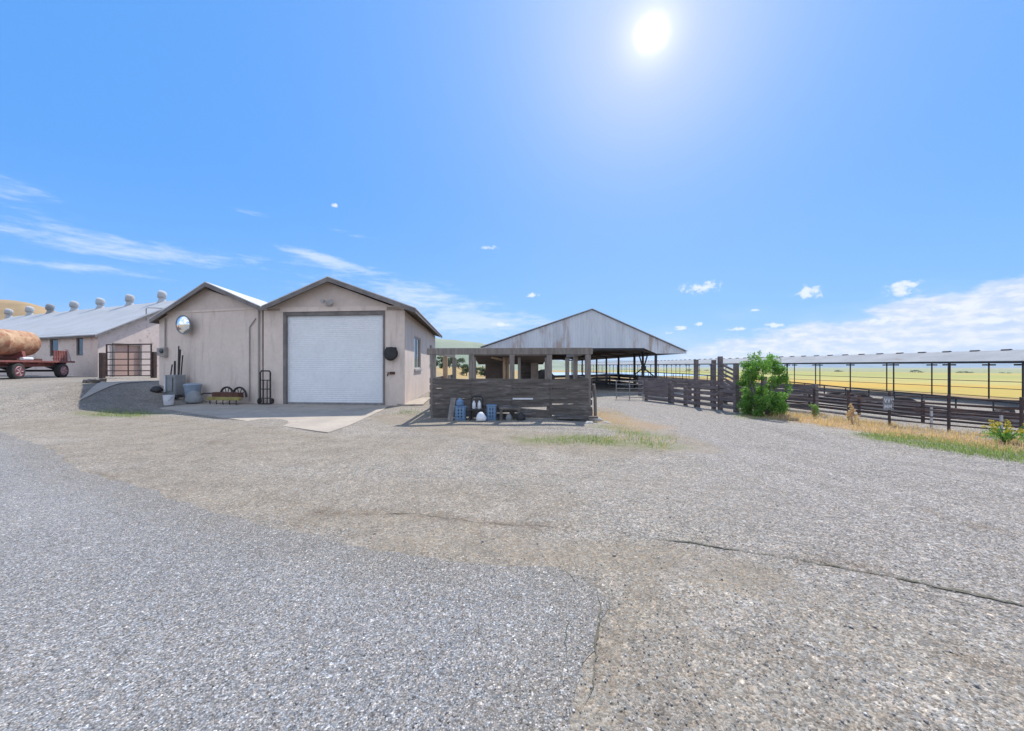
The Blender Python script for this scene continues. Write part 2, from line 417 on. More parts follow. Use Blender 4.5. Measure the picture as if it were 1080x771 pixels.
    bp = node(t, 'ShaderNodeBump', Strength=.55 if kind == 'road' else .6, Distance=.012)
    if kind == 'ground':
        b2 = node(t, 'ShaderNodeBump', Strength=.6, Distance=.07)
        t.links.new((mid*.8+streak*2.2).v, b2.inputs['Height']); t.links.new(b2.outputs[0], bp.inputs['Normal'])
    t.links.new(hgt.v, bp.inputs['Height']); t.links.new(bp.outputs[0], b.inputs['Normal'])
    return m
GROUND = gravelmat('gravel_ground', 'ground'); ROAD = gravelmat('chip_seal', 'road')

def polymesh(name, m, V, Fc, kind='structure'):
    me = bpy.data.meshes.new(name)
    me.from_pydata([], [], []) if False else None
    V = np.asarray(V, np.float32)*SC; Fc = np.asarray(Fc, np.int32)
    me.vertices.add(len(V)); me.vertices.foreach_set('co', V.ravel())
    k = Fc.shape[1]
    me.loops.add(Fc.size); me.loops.foreach_set('vertex_index', Fc.ravel())
    me.polygons.add(len(Fc)); me.polygons.foreach_set('loop_start', np.arange(0, Fc.size, k, dtype=np.int32)); 
    me.update(calc_edges=True); me.validate()
    me.materials.append(m)
    o = bpy.data.objects.new(name, me); COL.objects.link(o); 
    if kind: o['kind'] = kind
    return o
azs = np.concatenate([np.linspace(-180, -75, 40)[:-1], np.linspace(-75, 75, 520), np.linspace(75, 180, 40)[1:]])
rr = np.concatenate([[.25], np.geomspace(.9, 7000, 290)])
A, Q = np.meshgrid(np.radians(azs), rr)
GX, GY = Q*np.sin(A), Q*np.cos(A)
GV = np.stack([GX, GY, T(GX, GY)], -1).reshape(-1, 3)
nr, na = A.shape
ii, jj = np.meshgrid(np.arange(nr-1), np.arange(na-1), indexing='ij')
q0 = (ii*na+jj).ravel()
GF = np.stack([q0, q0+1, q0+na+1, q0+na], 1)
ground = polymesh('ground', GROUND, GV, GF)
gx, gy = GX.ravel(), GY.ravel()
def seg_d(pts, X=gx, Y=gy):
    d = np.full(X.shape, 1e9)
    for (x0, y0), (x1, y1) in zip(pts, pts[1:]):
        dx, dy = x1-x0, y1-y0; L = dx*dx+dy*dy+1e-9
        u = np.clip(((X-x0)*dx+(Y-y0)*dy)/L, 0, 1)
        d = np.minimum(d, np.hypot(X-x0-u*dx, Y-y0-u*dy))
    return d
def gl(*pp): return [tuple(G2(a, b)[:2]) for a, b in pp]
def addattr(name, val):
    a = ground.data.attributes.new(name, 'FLOAT', 'POINT'); a.data.foreach_set('value', np.ascontiguousarray(np.clip(val, 0, 1), dtype=np.float32))
def soft(d, w0, w1): return 1-sm((d-w0)/(w1-w0))
drive = soft(seg_d(gl((1180, 560), (960, 505), (830, 475), (740, 445), (690, 430), (655, 424)) ), 1.0, 3.2)
drive = np.maximum(drive, soft(seg_d([(5, 4), (9.5, 5), (13, 4)]), 1.5, 4))
addattr('drive', drive)
dirt = np.zeros_like(gx)
for pp, w0, w1, k in (([(60, 445), (160, 455), (300, 472), (420, 470)], .5, 2.0, .55), ([(120, 505), (260, 520), (420, 520), (560, 530)], .3, 1.4, .5), ([(620, 640), (700, 700), (860, 771)], .2, 1.0, .42), ([(760, 620), (900, 660), (1080, 720)], .1, .9, .35), ([(100, 470), (250, 480), (400, 475)], .4, 2.0, .5), ([(420, 440), (520, 458), (640, 470), (700, 468)], .3, 1.5, .85), ([(628, 432), (670, 452), (720, 470)], .3, 1.1, .9),
                      ([(330, 545), (440, 548), (540, 562)], .05, .5, .8), ([(400, 568), (520, 578), (700, 590), (790, 610)], .05, .55, .85), ([(160, 515), (300, 535)], .1, .7, .55),
                      ([(690, 600), (640, 690), (625, 760)], .02, .25, .7), ([(700, 640), (760, 720)], .05, .5, .45), ([(150, 440), (260, 452), (340, 463)], .1, 1.0, .6), ([(600, 500), (760, 520)], .3, 2.0, .3)):
    dirt = np.maximum(dirt, k*soft(seg_d(gl(*pp)), w0, w1))
addattr('dirt', dirt)
def rawattr(name, val):
    a = ground.data.attributes.new(name, 'FLOAT', 'POINT'); a.data.foreach_set('value', np.ascontiguousarray(val, dtype=np.float32))
rawattr('lane', np.minimum(seg_d(gl((1180, 560), (960, 505), (830, 475), (740, 445), (690, 430), (655, 424))+[(5.5, 26), (5, 60)]), 80))
rawattr('lane2', np.minimum(seg_d(gl((60, 500), (250, 520), (500, 545), (700, 565), (900, 590), (1200, 660))), 80))
dry = soft(seg_d(gl((806, 440), (860, 444), (940, 456), (1010, 465), (1090, 474), (1250, 497))), .25, .75)
dry = np.maximum(dry, .4*soft(seg_d(gl((630, 437), (660, 445), (690, 450))), .15, .8))
addattr('dry', dry)
green = .9*soft(seg_d(gl((925, 462), (1000, 472), (1100, 486))), .1, .5)
green = np.maximum(green, .8*soft(seg_d(gl((560, 464), (610, 462), (650, 466), (700, 470))), .1, .7))
green = np.maximum(green, .7*soft(seg_d(gl((640, 450), (690, 460))), .1, .7))
green = np.maximum(green, .8*soft(seg_d(gl((100, 436), (155, 437))), .2, .8))
addattr('green', green)
rr_ = np.hypot(gx, gy)
addattr('gold', np.maximum(sm((rr_-55)/40), sm((gx-37)/6)*(gy > -30)))
trk = np.zeros_like(gx)
for off in (-.85, .85, 1.9, -1.9):
    pl = gl((1180, 560), (960, 505), (830, 475), (740, 445), (690, 430), (655, 424)); q = []
    for i, (a, b) in enumerate(pl):
        c = pl[min(i+1, len(pl)-1)]; e = pl[max(i-1, 0)]; dx, dy = c[0]-e[0], c[1]-e[1]; L = math.hypot(dx, dy); q.append((a-dy/L*off, b+dx/L*off))
    trk = np.maximum(trk, .5*soft(seg_d(q), .02, .2))
for pp in (((520, 560), (700, 520), (860, 470)), ((560, 575), (760, 530), (930, 478)), ((700, 610), (860, 560), (1080, 530)), ((740, 660), (900, 600), (1080, 575)), ((660, 520), (700, 490), (722, 455)), ((620, 515), (672, 485), (705, 450)), ((250, 600), (500, 545), (760, 470), (700, 440)), ((640, 560), (760, 500), (800, 465)), ((820, 540), (960, 520), (1080, 512)), ((300, 520), (480, 500), (640, 495))):
    trk = np.maximum(trk, .36*soft(seg_d(gl(*pp)), .0, .17))
addattr('track', trk)
dark = .55*soft(seg_d(gl((100, 414), (130, 420), (172, 420))), .5, 1.6)
for pp in (((335, 541), (430, 542), (520, 552), (600, 556)), ((540, 462), (600, 470)), ((840, 590), (930, 600)), ((1010, 692), (1080, 715)), ((980, 540), (1050, 560)), ((85, 498), (120, 502)), ((215, 466), (240, 467))):
    dark = np.maximum(dark, .75*soft(seg_d(gl(*pp)), .0, .12))
addattr('dark', dark)

def sheet(name, m, outline, dz, jitter=0, step=.6, thick=0):
    """outline in layout XY -> draped sheet"""
    pts = []
    for (a, b), (c, d) in zip(outline, outline[1:]+outline[:1]):
        L = math.hypot(c-a, d-b); k = max(1, int(L/(.06 if jitter else .5)))
        if L > 14: k = max(1, int(L/1.0))
        for i in range(k):
            u = i/k; px_, py_ = a+(c-a)*u, b+(d-b)*u
            if jitter and L < 14:
                s_ = jitter*math.sqrt(max(.3, math.hypot(px_, py_)/4))
                px_ += s_*(math.sin(px_*5.1+py_*2.7)*.6+math.sin(px_*17+py_*11)*.35+random.uniform(-.25, .25)); py_ += s_*(math.sin(px_*4.3-py_*6.1)*.6+math.sin(px_*13-py_*19)*.35+random.uniform(-.25, .25))
            pts.append(Vector((px_, py_)))
    n = len(pts); xs = [p.x for p in pts]; ys = [p.y for p in pts]
    ins = []
    X = min(xs)
    while X < max(xs):
        Y = min(ys)
        while Y < max(ys):
            ins.append(Vector((X+random.uniform(-.1, .1), Y+random.uniform(-.1, .1)))); Y += step
        X += step
    v, e, f, *_ = delaunay_2d_cdt(pts+ins, [(i, (i+1) % n) for i in range(n)], [list(range(n))], 1, 1e-5)
    Vv = [(p.x, p.y, TZ(p.x, p.y)+dz) for p in v]
    return polymesh(name, m, Vv, [tuple(q) for q in f if len(q) == 3])
road_edge = gl((0, 456), (45, 470), (85, 497), (130, 508), (190, 529), (255, 549), (330, 565), (400, 582), (470, 591), (540, 598), (590, 600), (622, 613), (645, 635), (632, 660), (626, 688), (612, 702), (606, 735), (603, 771))
road = sheet('road', ROAD, [(-24, 13.0), (-17, 10.6)]+road_edge+[(.22, 1.1), (.1, -6), (-30, -6)], .004, jitter=.028, step=.22)
rv = np.zeros(len(road.data.vertices)*3, np.float32); road.data.vertices.foreach_get('co', rv); rv = rv.reshape(-1, 3)/SC
a_ = road.data.attributes.new('edge', 'FLOAT', 'POINT'); a_.data.foreach_set('value', (1-sm(seg_d([(-17, 10.6)]+road_edge, rv[:, 0], rv[:, 1])/.75)).astype(np.float32))
# long crack with soil and weeds in it
def strip(name, m, pp, wd, dz):
    pl = gl(*pp); V, Fc = [], []
    path = []
    for (a, b), (c, d) in zip(pl, pl[1:]):
        k = max(2, int(math.hypot(c-a, d-b)/.05))
        path += [(a+(c-a)*i/k, b+(d-b)*i/k) for i in range(k)]
    wk = 0.0; wl = 0.0
    for i, (a, b) in enumerate(path):
        j = min(i+1, len(path)-1); e = max(i-1, 0); dx, dy = path[j][0]-path[e][0], path[j][1]-path[e][1]; L = math.hypot(dx, dy)+1e-9
        wk = wk*.97+random.gauss(0, .011); wl = wl*.85+random.gauss(0, .4); wob = wk
        ww = wd*max(.28, .75+wl*.8+.3*math.sin(i*.05+wd*200))*min(1, i/12, (len(path)-1-i)/12)
        for s_ in (-1, 1):
            X, Y = a-dy/L*(wob+s_*ww/2), b+dx/L*(wob+s_*ww/2); V.append((X, Y, TZ(X, Y)+dz))
        if i: k = 2*i; Fc.append((k-2, k-1, k+1, k))
    return polymesh(name, m, V, Fc)
strip('road_crack', SOIL, ((680, 567), (735, 572), (800, 581), (870, 592), (960, 608), (1080, 637), (1160, 662)), .03, .007)
strip('road_crack', SOIL, ((622, 612), (632, 640), (622, 690), (610, 720), (604, 771)), .009, .009)
strip('road_crack', SOIL, ((640, 616), (650, 642), (638, 680)), .006, .009)
strip('road_crack', SOIL, ((628, 632), (600, 660), (606, 700), (590, 740)), .005, .009)
strip('road_crack', SOIL, ((650, 628), (672, 650), (660, 690), (668, 730)), .006, .009)
strip('road_crack', SOIL, ((1000, 690), (1080, 716)), .012, .007)
strip('road_crack', SOIL, ((560, 598), (600, 602), (640, 626)), .007, .009)
strip('road_crack', SOIL, ((360, 543), (430, 543), (500, 551), (600, 557)), .015, .006)

# golden fields beyond the shade shed
FIELD, t, b = newmat('golden_field')
tc = t.nodes.new('ShaderNodeTexCoord'); O = tc.outputs['Object']
n1 = S(t, noise(t, mapping(t, O, (.004, .03, 1), (0, 0, R(42))), 1, 6, .6, dist=.3).outputs[0]); n2 = S(t, noise(t, O, .35, 5, .7).outputs[0]); n3 = S(t, noise(t, mapping(t, O, (.0015, .012, 1), (0, 0, R(40))), 1, 5, .6, dist=.5).outputs[0])
n4 = S(t, noise(t, mapping(t, O, (.006, .09, 1), (0, 0, R(40)), (3, 1, 0)), 1, 4, .6).outputs[0])
ln = t.nodes.new('ShaderNodeVectorMath'); ln.operation = 'LENGTH'; t.links.new(O, ln.inputs[0])
rr0 = (S(t, ln.outputs['Value'])/1.2)*((n1-.5)*.9+1.0)
c = mixc(t, rr0.ss(50, 64), (.37, .34, .15), (.50, .32, .08)); c = mixc(t, rr0.ss(84, 110), c, (.41, .36, .14)); c = mixc(t, rr0.ss(120, 150), c, (.33, .33, .13)); c = mixc(t, rr0.ss(190, 230), c, (.42, .34, .13)); c = mixc(t, rr0.ss(320, 420), c, (.27, .28, .14))
c = mixc(t, n3.ss(.5, .62)*.45, c, (.32, .33, .12)); c = mixc(t, n4.ss(.56, .68)*.5, c, (.22, .20, .09)); c = mixc(t, n2.ss(.35, .75)*.3, c, (.28, .22, .08))
t.links.new(c, b.inputs['Base Color']); b.inputs['Roughness'].default_value = 1; b.inputs['Specular IOR Level'].default_value = .05
xs = np.concatenate([np.linspace(43.5, 80, 30), np.geomspace(83, 2600, 60)]); ys = np.concatenate([np.linspace(-60, 160, 80), np.geomspace(165, 2600, 60)])
def gridsheet(name, m, xs, ys, dz):
    X, Y = np.meshgrid(xs, ys); Z = T(X, Y)+dz
    V = np.stack([X, Y, Z], -1).reshape(-1, 3); a, b_ = X.shape
    i, j = np.meshgrid(np.arange(a-1), np.arange(b_-1), indexing='ij'); q = (i*b_+j).ravel()
    return polymesh(name, m, V, np.stack([q, q+1, q+b_+1, q+b_], 1))
gridsheet('field', FIELD, xs, ys, .05)
gridsheet('lake', LAKE, np.linspace(12, 58, 12), np.linspace(100, 150, 12), .12)

# distant hills
def hillmat(name, c1, c2, sc_):
    m, t, b = newmat(name); tc = t.nodes.new('ShaderNodeTexCoord')
    n = S(t, noise(t, mapping(t, tc.outputs['Object'], (sc_, sc_, sc_*2)), 1, 7, .65).outputs[0])
    t.links.new(mixc(t, n.ss(.35, .65), c1, c2), b.inputs['Base Color']); b.inputs['Roughness'].default_value = 1; b.inputs['Specular IOR Level'].default_value = 0
    return m
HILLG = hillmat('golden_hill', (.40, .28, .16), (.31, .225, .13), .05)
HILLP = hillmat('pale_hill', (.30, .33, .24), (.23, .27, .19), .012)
HILLB = hillmat('haze_blue_hill', (.22, .28, .32), (.17, .23, .28), .004)  # blue of distance haze put into the hill colour itself
def hill(name, m, cx, cy, ax, ay, rot, h, seed, n=70, rough=.12):
    u, v = np.meshgrid(np.linspace(-1, 1, n), np.linspace(-1, 1, n)); r = np.hypot(u, v)
    k = np.clip(1-r, 0, 1); prof = sm(k*1.05)
    rs = np.random.default_rng(seed); bumps = sum(np.sin(u*f*rs.uniform(.6, 1.4)+rs.uniform(0, 6))*np.cos(v*f*rs.uniform(.6, 1.4)+rs.uniform(0, 6))/f for f in (3, 6, 11, 19))
    z = h*prof*(1+rough*5*bumps)-.5
    X = cx+u*ax*math.cos(rot)-v*ay*math.sin(rot); Y = cy+u*ax*math.sin(rot)+v*ay*math.cos(rot)
    V = np.stack([X, Y, T(X, Y)*0+T(np.full_like(X, cx), np.full_like(Y, cy))+z-2], -1).reshape(-1, 3)
    i, j = np.meshgrid(np.arange(n-1), np.arange(n-1), indexing='ij'); q = (i*n+j).ravel()
    o = polymesh(name, m, V, np.stack([q, q+1, q+n+1, q+n], 1)); o.data.polygons.foreach_set('use_smooth', [True]*len(o.data.polygons)); return o
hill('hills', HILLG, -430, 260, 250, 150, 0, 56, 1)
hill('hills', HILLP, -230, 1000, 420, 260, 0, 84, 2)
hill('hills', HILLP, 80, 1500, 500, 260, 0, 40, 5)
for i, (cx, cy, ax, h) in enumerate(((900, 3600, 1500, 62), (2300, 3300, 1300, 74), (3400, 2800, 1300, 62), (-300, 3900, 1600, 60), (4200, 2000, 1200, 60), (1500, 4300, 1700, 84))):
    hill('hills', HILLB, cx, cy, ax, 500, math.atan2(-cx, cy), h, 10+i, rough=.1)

# ------------------------------------------------------------------ buildings
def wall(mb, p0, p1, zb, tops, th, holes=()):
    """wall from p0 to p1 (xy), bottom zb, tops = [(s, z)...] along 0..L, holes = (s0, s1, z0, z1); th = inward vector"""
    p0, p1 = Vector((p0[0], p0[1], 0)), Vector((p1[0], p1[1], 0)); L = (p1-p0).length; d = (p1-p0)/L
    def top(s_):
        for (a, za), (b_, zc) in zip(tops, tops[1:]):
            if a-1e-6 <= s_ <= b_+1e-6: return za+(zc-za)*(s_-a)/(b_-a)
        return tops[-1][1]
    cuts = sorted({round(c_, 5) for c_ in [0, L]+[a for a, _ in tops if 0 < a < L]+[q for h in holes for q in h[:2]]})
    for a, b_ in zip(cuts, cuts[1:]):
        hs_ = sorted([h for h in holes if h[0] <= a+1e-4 and h[1] >= b_-1e-4], key=lambda h: h[2]); z0 = zb
        for h in hs_:
            if h[2] > z0+1e-3: mb.prism([p0+d*a+Vector((0, 0, z0)), p0+d*b_+Vector((0, 0, z0)), p0+d*b_+Vector((0, 0, h[2])), p0+d*a+Vector((0, 0, h[2]))], th)
            z0 = h[3]
        mb.prism([p0+d*a+Vector((0, 0, z0)), p0+d*b_+Vector((0, 0, z0)), p0+d*b_+Vector((0, 0, top(b_))), p0+d*a+Vector((0, 0, top(a)))], th)
    return p0, d, L
def v3(a, z=0): return Vector((a[0], a[1], z))

# --- garage with the roll door
g0, g1 = Vector((-10.28, 15.70)), Vector((-4.27, 15.10)); gd = (g1-g0).normalized(); gL = (g1-g0).length
gin = Vector((-.1085, 1, 0)).normalized(); gn = Vector((-gd.y, gd.x, 0))   # depth direction
def gp(s_, z, out_=0): p = g0+gd*s_; return Vector((p.x, p.y, z))-gn*out_
garage = thing('garage', 'pink stucco garage with a wide white roll-up door under a low gable', 'garage', (-7.3, 15.4, 0))
def g_s(px):  # distance along the front for a photo column
    k = (px-CX)/F; return (k*g0.y-g0.x)/(gd.x-k*gd.y)
dA, dB = g_s(299.5), g_s(405.3); DZ = 3.80; sR = g_s(345.3); ZR, ZL, ZE = 4.98, 3.93, 3.80
mb = MB(); wall(mb, g0, g1, -.3, [(0, ZL-.03), (sR, ZR), (gL, ZE-.02)], gin*.18, [(dA, dB, -.3, DZ)])
side_end = g1+Vector((gin.x, gin.y))*13.0
wall(mb, (g1.x+gin.x*.18, g1.y+gin.y*.18), side_end, -.5, [(0, ZE-.02), (12.82, ZE-.02)], Vector((-.18, 0, 0)), [(2.38, 4.72, 1.44, 3.0), (9.0, 10.6, 1.7, 2.95)])
l_end = g0+Vector((gin.x, gin.y))*13.0
wall(mb, l_end, side_end, -.5, [(0, ZL-.03), (sR, ZR), (gL, ZE-.02)], -gin*.18)
wall(mb, (g0.x+gin.x*.18, g0.y+gin.y*.18), (l_end.x, l_end.y), -.5, [(0, ZL-.05), (12.82, ZL-.05)], Vector((.18, 0, 0)))
gw = mb.build('wall', STUCCO, garage)
# vertical boards of the gable and a header trim
mb = MB()
mb.prism([gp(.02, DZ+.17, .022), gp(gL-.02, DZ+.17, .022), gp(gL-.02, ZE-.0, .022), gp(sR, ZR-.08, .022), gp(.02, ZL-.06, .022)], gn*.02)
mb.build('gable_boards', STUCCO2, garage)
mb = MB(); mb.prism([gp(dA-.13, DZ+.0, .05), gp(dB+.12, DZ+.0, .05), gp(dB+.12, DZ+.15, .05), gp(dA-.13, DZ+.15, .05)], gn*.048)
mb.prism([gp(.05, DZ+.15, .03), gp(gL, DZ+.15, .03), gp(gL, DZ+.19, .03), gp(.05, DZ+.19, .03)], gn*.028)
mb.build('header_trim', STUCCO, garage)
mb = MB()
for a, b_ in ((dA-.02, dA+.10), (dB-.05, dB+.03)): mb.prism([gp(a, 0, .03), gp(b_, 0, .03), gp(b_, DZ-.002, .03), gp(a, DZ-.002, .03)], gn*.17)
mb.prism([gp(dA+.1, DZ-.16, .01), gp(dB-.05, DZ-.16, .01), gp(dB-.05, DZ-.003, .01), gp(dA+.1, DZ-.003, .01)], gn*.15)
mb.build('door_frame', TRIM, garage)
mb = MB(); prof = []; z_ = 0.0; ns = 46; hsl = (DZ-.16)/ns
for i in range(ns):
    for f_, o_ in ((0, 0), (.15, .007), (.55, .012), (.85, .007)): prof.append((z_+hsl*f_, o_))
    z_ += hsl
prof.append((DZ-.16, 0))
for (za, oa), (zb_, ob) in zip(prof, prof[1:]):
    mb.quad(gp(dA+.1, za, -.10+oa), gp(dB-.05, za, -.10+oa), gp(dB-.05, zb_, -.10+ob), gp(dA+.1, zb_, -.10+ob))
rdoor = mb.build('roll_up_door', DOORM, garage)
mb = MB(); mb.prism([gp(dA+.12, .005, -.05), gp(dB-.07, .005, -.05), gp(dB-.07, .09, -.05), gp(dA+.12, .09, -.05)], gn*.04); mb.build('bottom_bar', PIPEG, rdoor)
# roof
def roof_pair(parent, m, front, back, th=.07, soff=SOFFIT, fascia=TRIM, left_fascia=True):
    """front/back: (left eave, ridge, right eave) points of the top surface"""
    mb = MB()
    for a in (0, 1):
        mb.prism([front[a], front[a+1], back[a+1], back[a]], (0, 0, -.035))
    r = mb.build('roof', m, parent)
    mb = MB()
    dn = Vector((0, 0, -.04)); bk = (back[1]-front[1]).normalized()
    for a in (0, 1):
        mb.prism([front[a]+dn+bk*.04, front[a+1]+dn+bk*.04, back[a+1]+dn, back[a]+dn], (0, 0, -.03))
    mb.build('soffit', soff, r)
    mb = MB()
    for a in (0, 1):
        p, q = front[a]-Vector((0, 0, .037)), front[a+1]-Vector((0, 0, .037))
        mb.prism([p, q, q+Vector((0, 0, -.17)), p+Vector((0, 0, -.17))], bk*.04)
    mb.build('rake_board', fascia, r)
    return r
gb_ = gn*-.45
def gr(px, z, out_): s_ = g_s(px); p = g0+gd*s_; return Vector((p.x, p.y, z))-gn*out_
fr = [P(275.5, 322.3, 15.22), P(345.3, 291.2, 14.97), P(438.3, 324.3, 14.65)]
bk_ = [p+gin*14.0 for p in fr]
groof = roof_pair(garage, ROOFM, fr, bk_)
mb = MB(); a, b_ = fr[2], bk_[2]; mb.prism([a+Vector((-.02, .05, -.075)), b_+Vector((-.02, -.05, -.075)), b_+Vector((-.02, -.05, -.19)), a+Vector((-.02, .05, -.19))], (-.04, 0, 0)); mb.build('fascia', TRIM, groof)
for i in range(20):
    p = fr[2]+gin*(.5+i*.68)+Vector((-.06, 0, -.12)); MB().bar(p, p+Vector((-.62, .05, .2)), .1, .05).build('rafter', SOFFIT, groof)
def side_pt(s_, z, o=0): p = g1+Vector((gin.x, gin.y))*(s_+.18); return Vector((p.x+o, p.y, z))
def window_on_side(s0, s1, z0, z1):
    mb = MB()
    for a, b_, c_, d_ in ((s0, s1, z1-.07, z1), (s0, s1, z0, z0+.07), (s0, s0+.08, z0+.07, z1-.07), (s1-.08, s1, z0+.07, z1-.07), ((s0+s1)/2-.04, (s0+s1)/2+.04, z0+.07, z1-.07)):
        mb.prism([side_pt(a, c_, -.05), side_pt(b_, c_, -.05), side_pt(b_, d_, -.05), side_pt(a, d_, -.05)], (-.06, 0, 0))
    f_ = mb.build('window', FRAMEW, garage)
    MB().prism([side_pt(s0+.03, z0+.03, -.08), side_pt(s1-.03, z0+.03, -.08), side_pt(s1-.03, z1-.03, -.08), side_pt(s0+.03, z1-.03, -.08)], (-.02, 0, 0)).build('pane', GLASS, f_)
    MB().prism([side_pt(s0-.08, z0-.09, .07), side_pt(s1+.08, z0-.09, .07), side_pt(s1+.08, z0-.002, .07), side_pt(s0-.08, z0-.002, .07)], (-.16, 0, 0)).build('sill', FRAMEW, f_)
window_on_side(2.38, 4.72, 1.44, 3.0); window_on_side(9.0, 10.6, 1.7, 2.95)
# things fixed on the front
fl = gp(g_s(348), 4.12, .03)
lamp = thing('floodlight', 'small twin-headed security light under the garage gable peak', 'light', fl)
MB().box(fl+Vector((0, -.05, 0)), (.22, .09, .2)).build('base_box', FRAMEW, lamp, bevel=.015)
for k in (-1, 1): MB().lathe(fl+Vector((k*.12, -.12, .08)), (k*.5, -1, -.35), [(0, .03), (.04, .05), (.14, .09), (.17, .09), (.165, .07)], 14).build('lamp_head', FRAMEW, lamp, smooth=True)
hp = gp(g_s(413), 0, 0)
hr = thing('hose_holder', 'black wall-mounted hose holder right of the white roll door', 'hose holder', (hp.x, hp.y, 2.1))
mb = MB(); c_ = hp+Vector((.02, -.14, 2.08)); mb.lathe(c_+Vector((0, .1, 0)), (0, -1, 0), [(0, .2), (.03, .26), (.07, .26), (.09, .12), (.17, .12), (.19, .25), (.22, .25), (.24, .15)], 20); mb.build('drum', DARK, hr, smooth=True)
MB().box(hp+Vector((0, -.04, 2.22)), (.42, .07, .22)).build('bracket', DARK, hr, bevel=.02)
mb = MB()
for k in range(3): mb.tube([c_+Vector((math.cos(q)*(.2+.02*k), -.03-k*.02, -.02+math.sin(q)*(.22+.02*k))) for q in np.linspace(2.6, 6.9, 18)], .018, 6)
mb.build('hose', TYRE, hr, smooth=True)
hb = thing('hose_bib', 'small rusty tap on the pink wall below the black hose holder', 'tap', (hp.x, hp.y, 1.28))
MB().tube([hp+Vector((-.12, -.0, 1.27)), hp+Vector((-.12, -.1, 1.27)), hp+Vector((-.12, -.14, 1.18))], .025, 8).build('spout', RUST, hb, smooth=True)
MB().box(hp+Vector((.04, -.035, 1.3)), (.2, .06, .1)).build('plate', RUST, hb, bevel=.01)
MB().lathe(hp+Vector((-.12, -.08, 1.32)), (0, 0, 1), [(0, .06), (.02, .06)], 10).build('handle', RUST, hb)

# --- left shed
s0v, s1v = Vector((-16.09, 17.30)), Vector((-10.36, 15.72)); sd_ = (s1v-s0v).normalized(); sL = (s1v-s0v).length; sn_ = Vector((-sd_.y, sd_.x, 0)); sin_ = Vector((-.15, 1, 0)).normalized()
def sp_(s_, z, o=0): p = s0v+sd_*s_; return Vector((p.x, p.y, z))-sn_*o
def s_s(px): k = (px-CX)/F; return (k*s0v.y-s0v.x)/(sd_.x-k*sd_.y)
shed = thing('shed', 'pink windowless shed joined to the garage, its gable over a blank shaded wall', 'shed', (-13.2, 16.5, 0))
sr = s_s(215.5); SZL, SZR, SZ1 = 3.66, 4.98, 3.92
mb = MB(); wall(mb, s0v, s1v, -.3, [(0, SZL), (sr, SZR), (sL, SZ1)], sin_*.18)
wall(mb, (s0v.x+sin_.x*.18, s0v.y+sin_.y*.18), (s0v.x+sin_.x*11, s0v.y+sin_.y*11), -.3, [(0, SZL), (10.82, SZL)], Vector((.18, 0, 0)))
e0, e1 = s0v+Vector((sin_.x, sin_.y))*11, s1v+Vector((sin_.x, sin_.y))*11; wall(mb, e0, e1, -.3, [(0, SZL), (sr, SZR), (sL, SZ1)], -sin_*.18)
mb.build('wall', STUCCO, shed)
mb = MB(); zt = lambda px, yy: P(px, yy, (s0v+sd_*s_s(px)).y).z
tz = (zt(180, 330.2)+zt(272, 325))/2
mb.prism([sp_(.3, tz-.04, .03), sp_(sL-.02, tz-.04, .03), sp_(sL-.02, tz+.05, .03), sp_(.3, tz+.05, .03)], sn_*.028); mb.build('gable_trim', STUCCO, shed)
MB().prism([sp_(.15, tz+.05, .018), sp_(sL-.02, tz+.05, .018), sp_(sr, SZR-.05, .018)], sn_*.016).build('gable_boards', STUCCO2, shed)
fr = [P(157.5, 336.0, 17.05), P(216, 296.8, 16.02), P(274.6, 322.6, 15.28)]
bk_ = [p+sin_*12 for p in fr]
sroof = roof_pair(shed, ROOFM, fr, bk_)
mb = MB(); a, b_ = fr[0], bk_[0]; mb.prism([a+Vector((.02, .05, -.075)), b_+Vector((.02, -.05, -.075)), b_+Vector((.02, -.05, -.19)), a+Vector((.02, .05, -.19))], (.04, 0, 0)); mb.build('fascia', TRIM, sroof)
# wall fittings of the shed
mp = sp_(s_s(198.5), P(198.5, 343, 16.75).z, 0)
mir = thing('convex_mirror', 'round convex mirror in a grey rim high on the blank shed wall', 'mirror', mp)
mdir = (Vector((-.25, -1, -.06))).normalized(); mc = mp+Vector((.06, -.32, 0))
MB().lathe(mc, mdir, [(0, .385), (.005, .375), (.03, .355), (.06, .30), (.085, .21), (.1, .1), (.103, .0)], 28).build('mirror_dish', MIRROR, mir, smooth=True)
MB().lathe(mc-mdir*.05, mdir, [(0, .25), (.01, .40), (.05, .425), (.075, .415), (.08, .39), (.04, .38)], 28).build('rim', GREYP, mir, smooth=True)
MB().tube([mp, mc-mdir*.05], .03, 8).build('arm', PIPEG, mir)
mtr = thing('meter_box', 'grey electric boxes with conduit at the left corner of the shed', 'meter box', sp_(.2, 2.2))
MB().box(sp_(.12, 2.22, .06), (.2, .12, .34), math.atan2(sd_.y, sd_.x)).build('box', PVC, mtr, bevel=.012)
MB().box(sp_(.42, 2.2, .08), (.3, .16, .42), math.atan2(sd_.y, sd_.x)).build('box', PVC, mtr, bevel=.015)
MB().lathe(sp_(.42, 2.25, .16), -sn_, [(0, .1), (.05, .1), (.09, .06)], 14).build('meter', GLASS, mtr, smooth=True)
MB().tube([sp_(.45, 2.42, .05), sp_(.45, 3.75, .05)], .028, 8).build('conduit', PVC, mtr)
MB().tube([sp_(sL-.12, .1, .05), sp_(sL-.12, 3.9, .05)], .03, 8).build('downpipe', PVC, shed)
MB().tube([sp_(sL-.62, .1, .04), sp_(sL-.62, 3.2, .04), sp_(sL-.3, 3.55, .04)], .022, 8).build('conduit', PVC, shed)

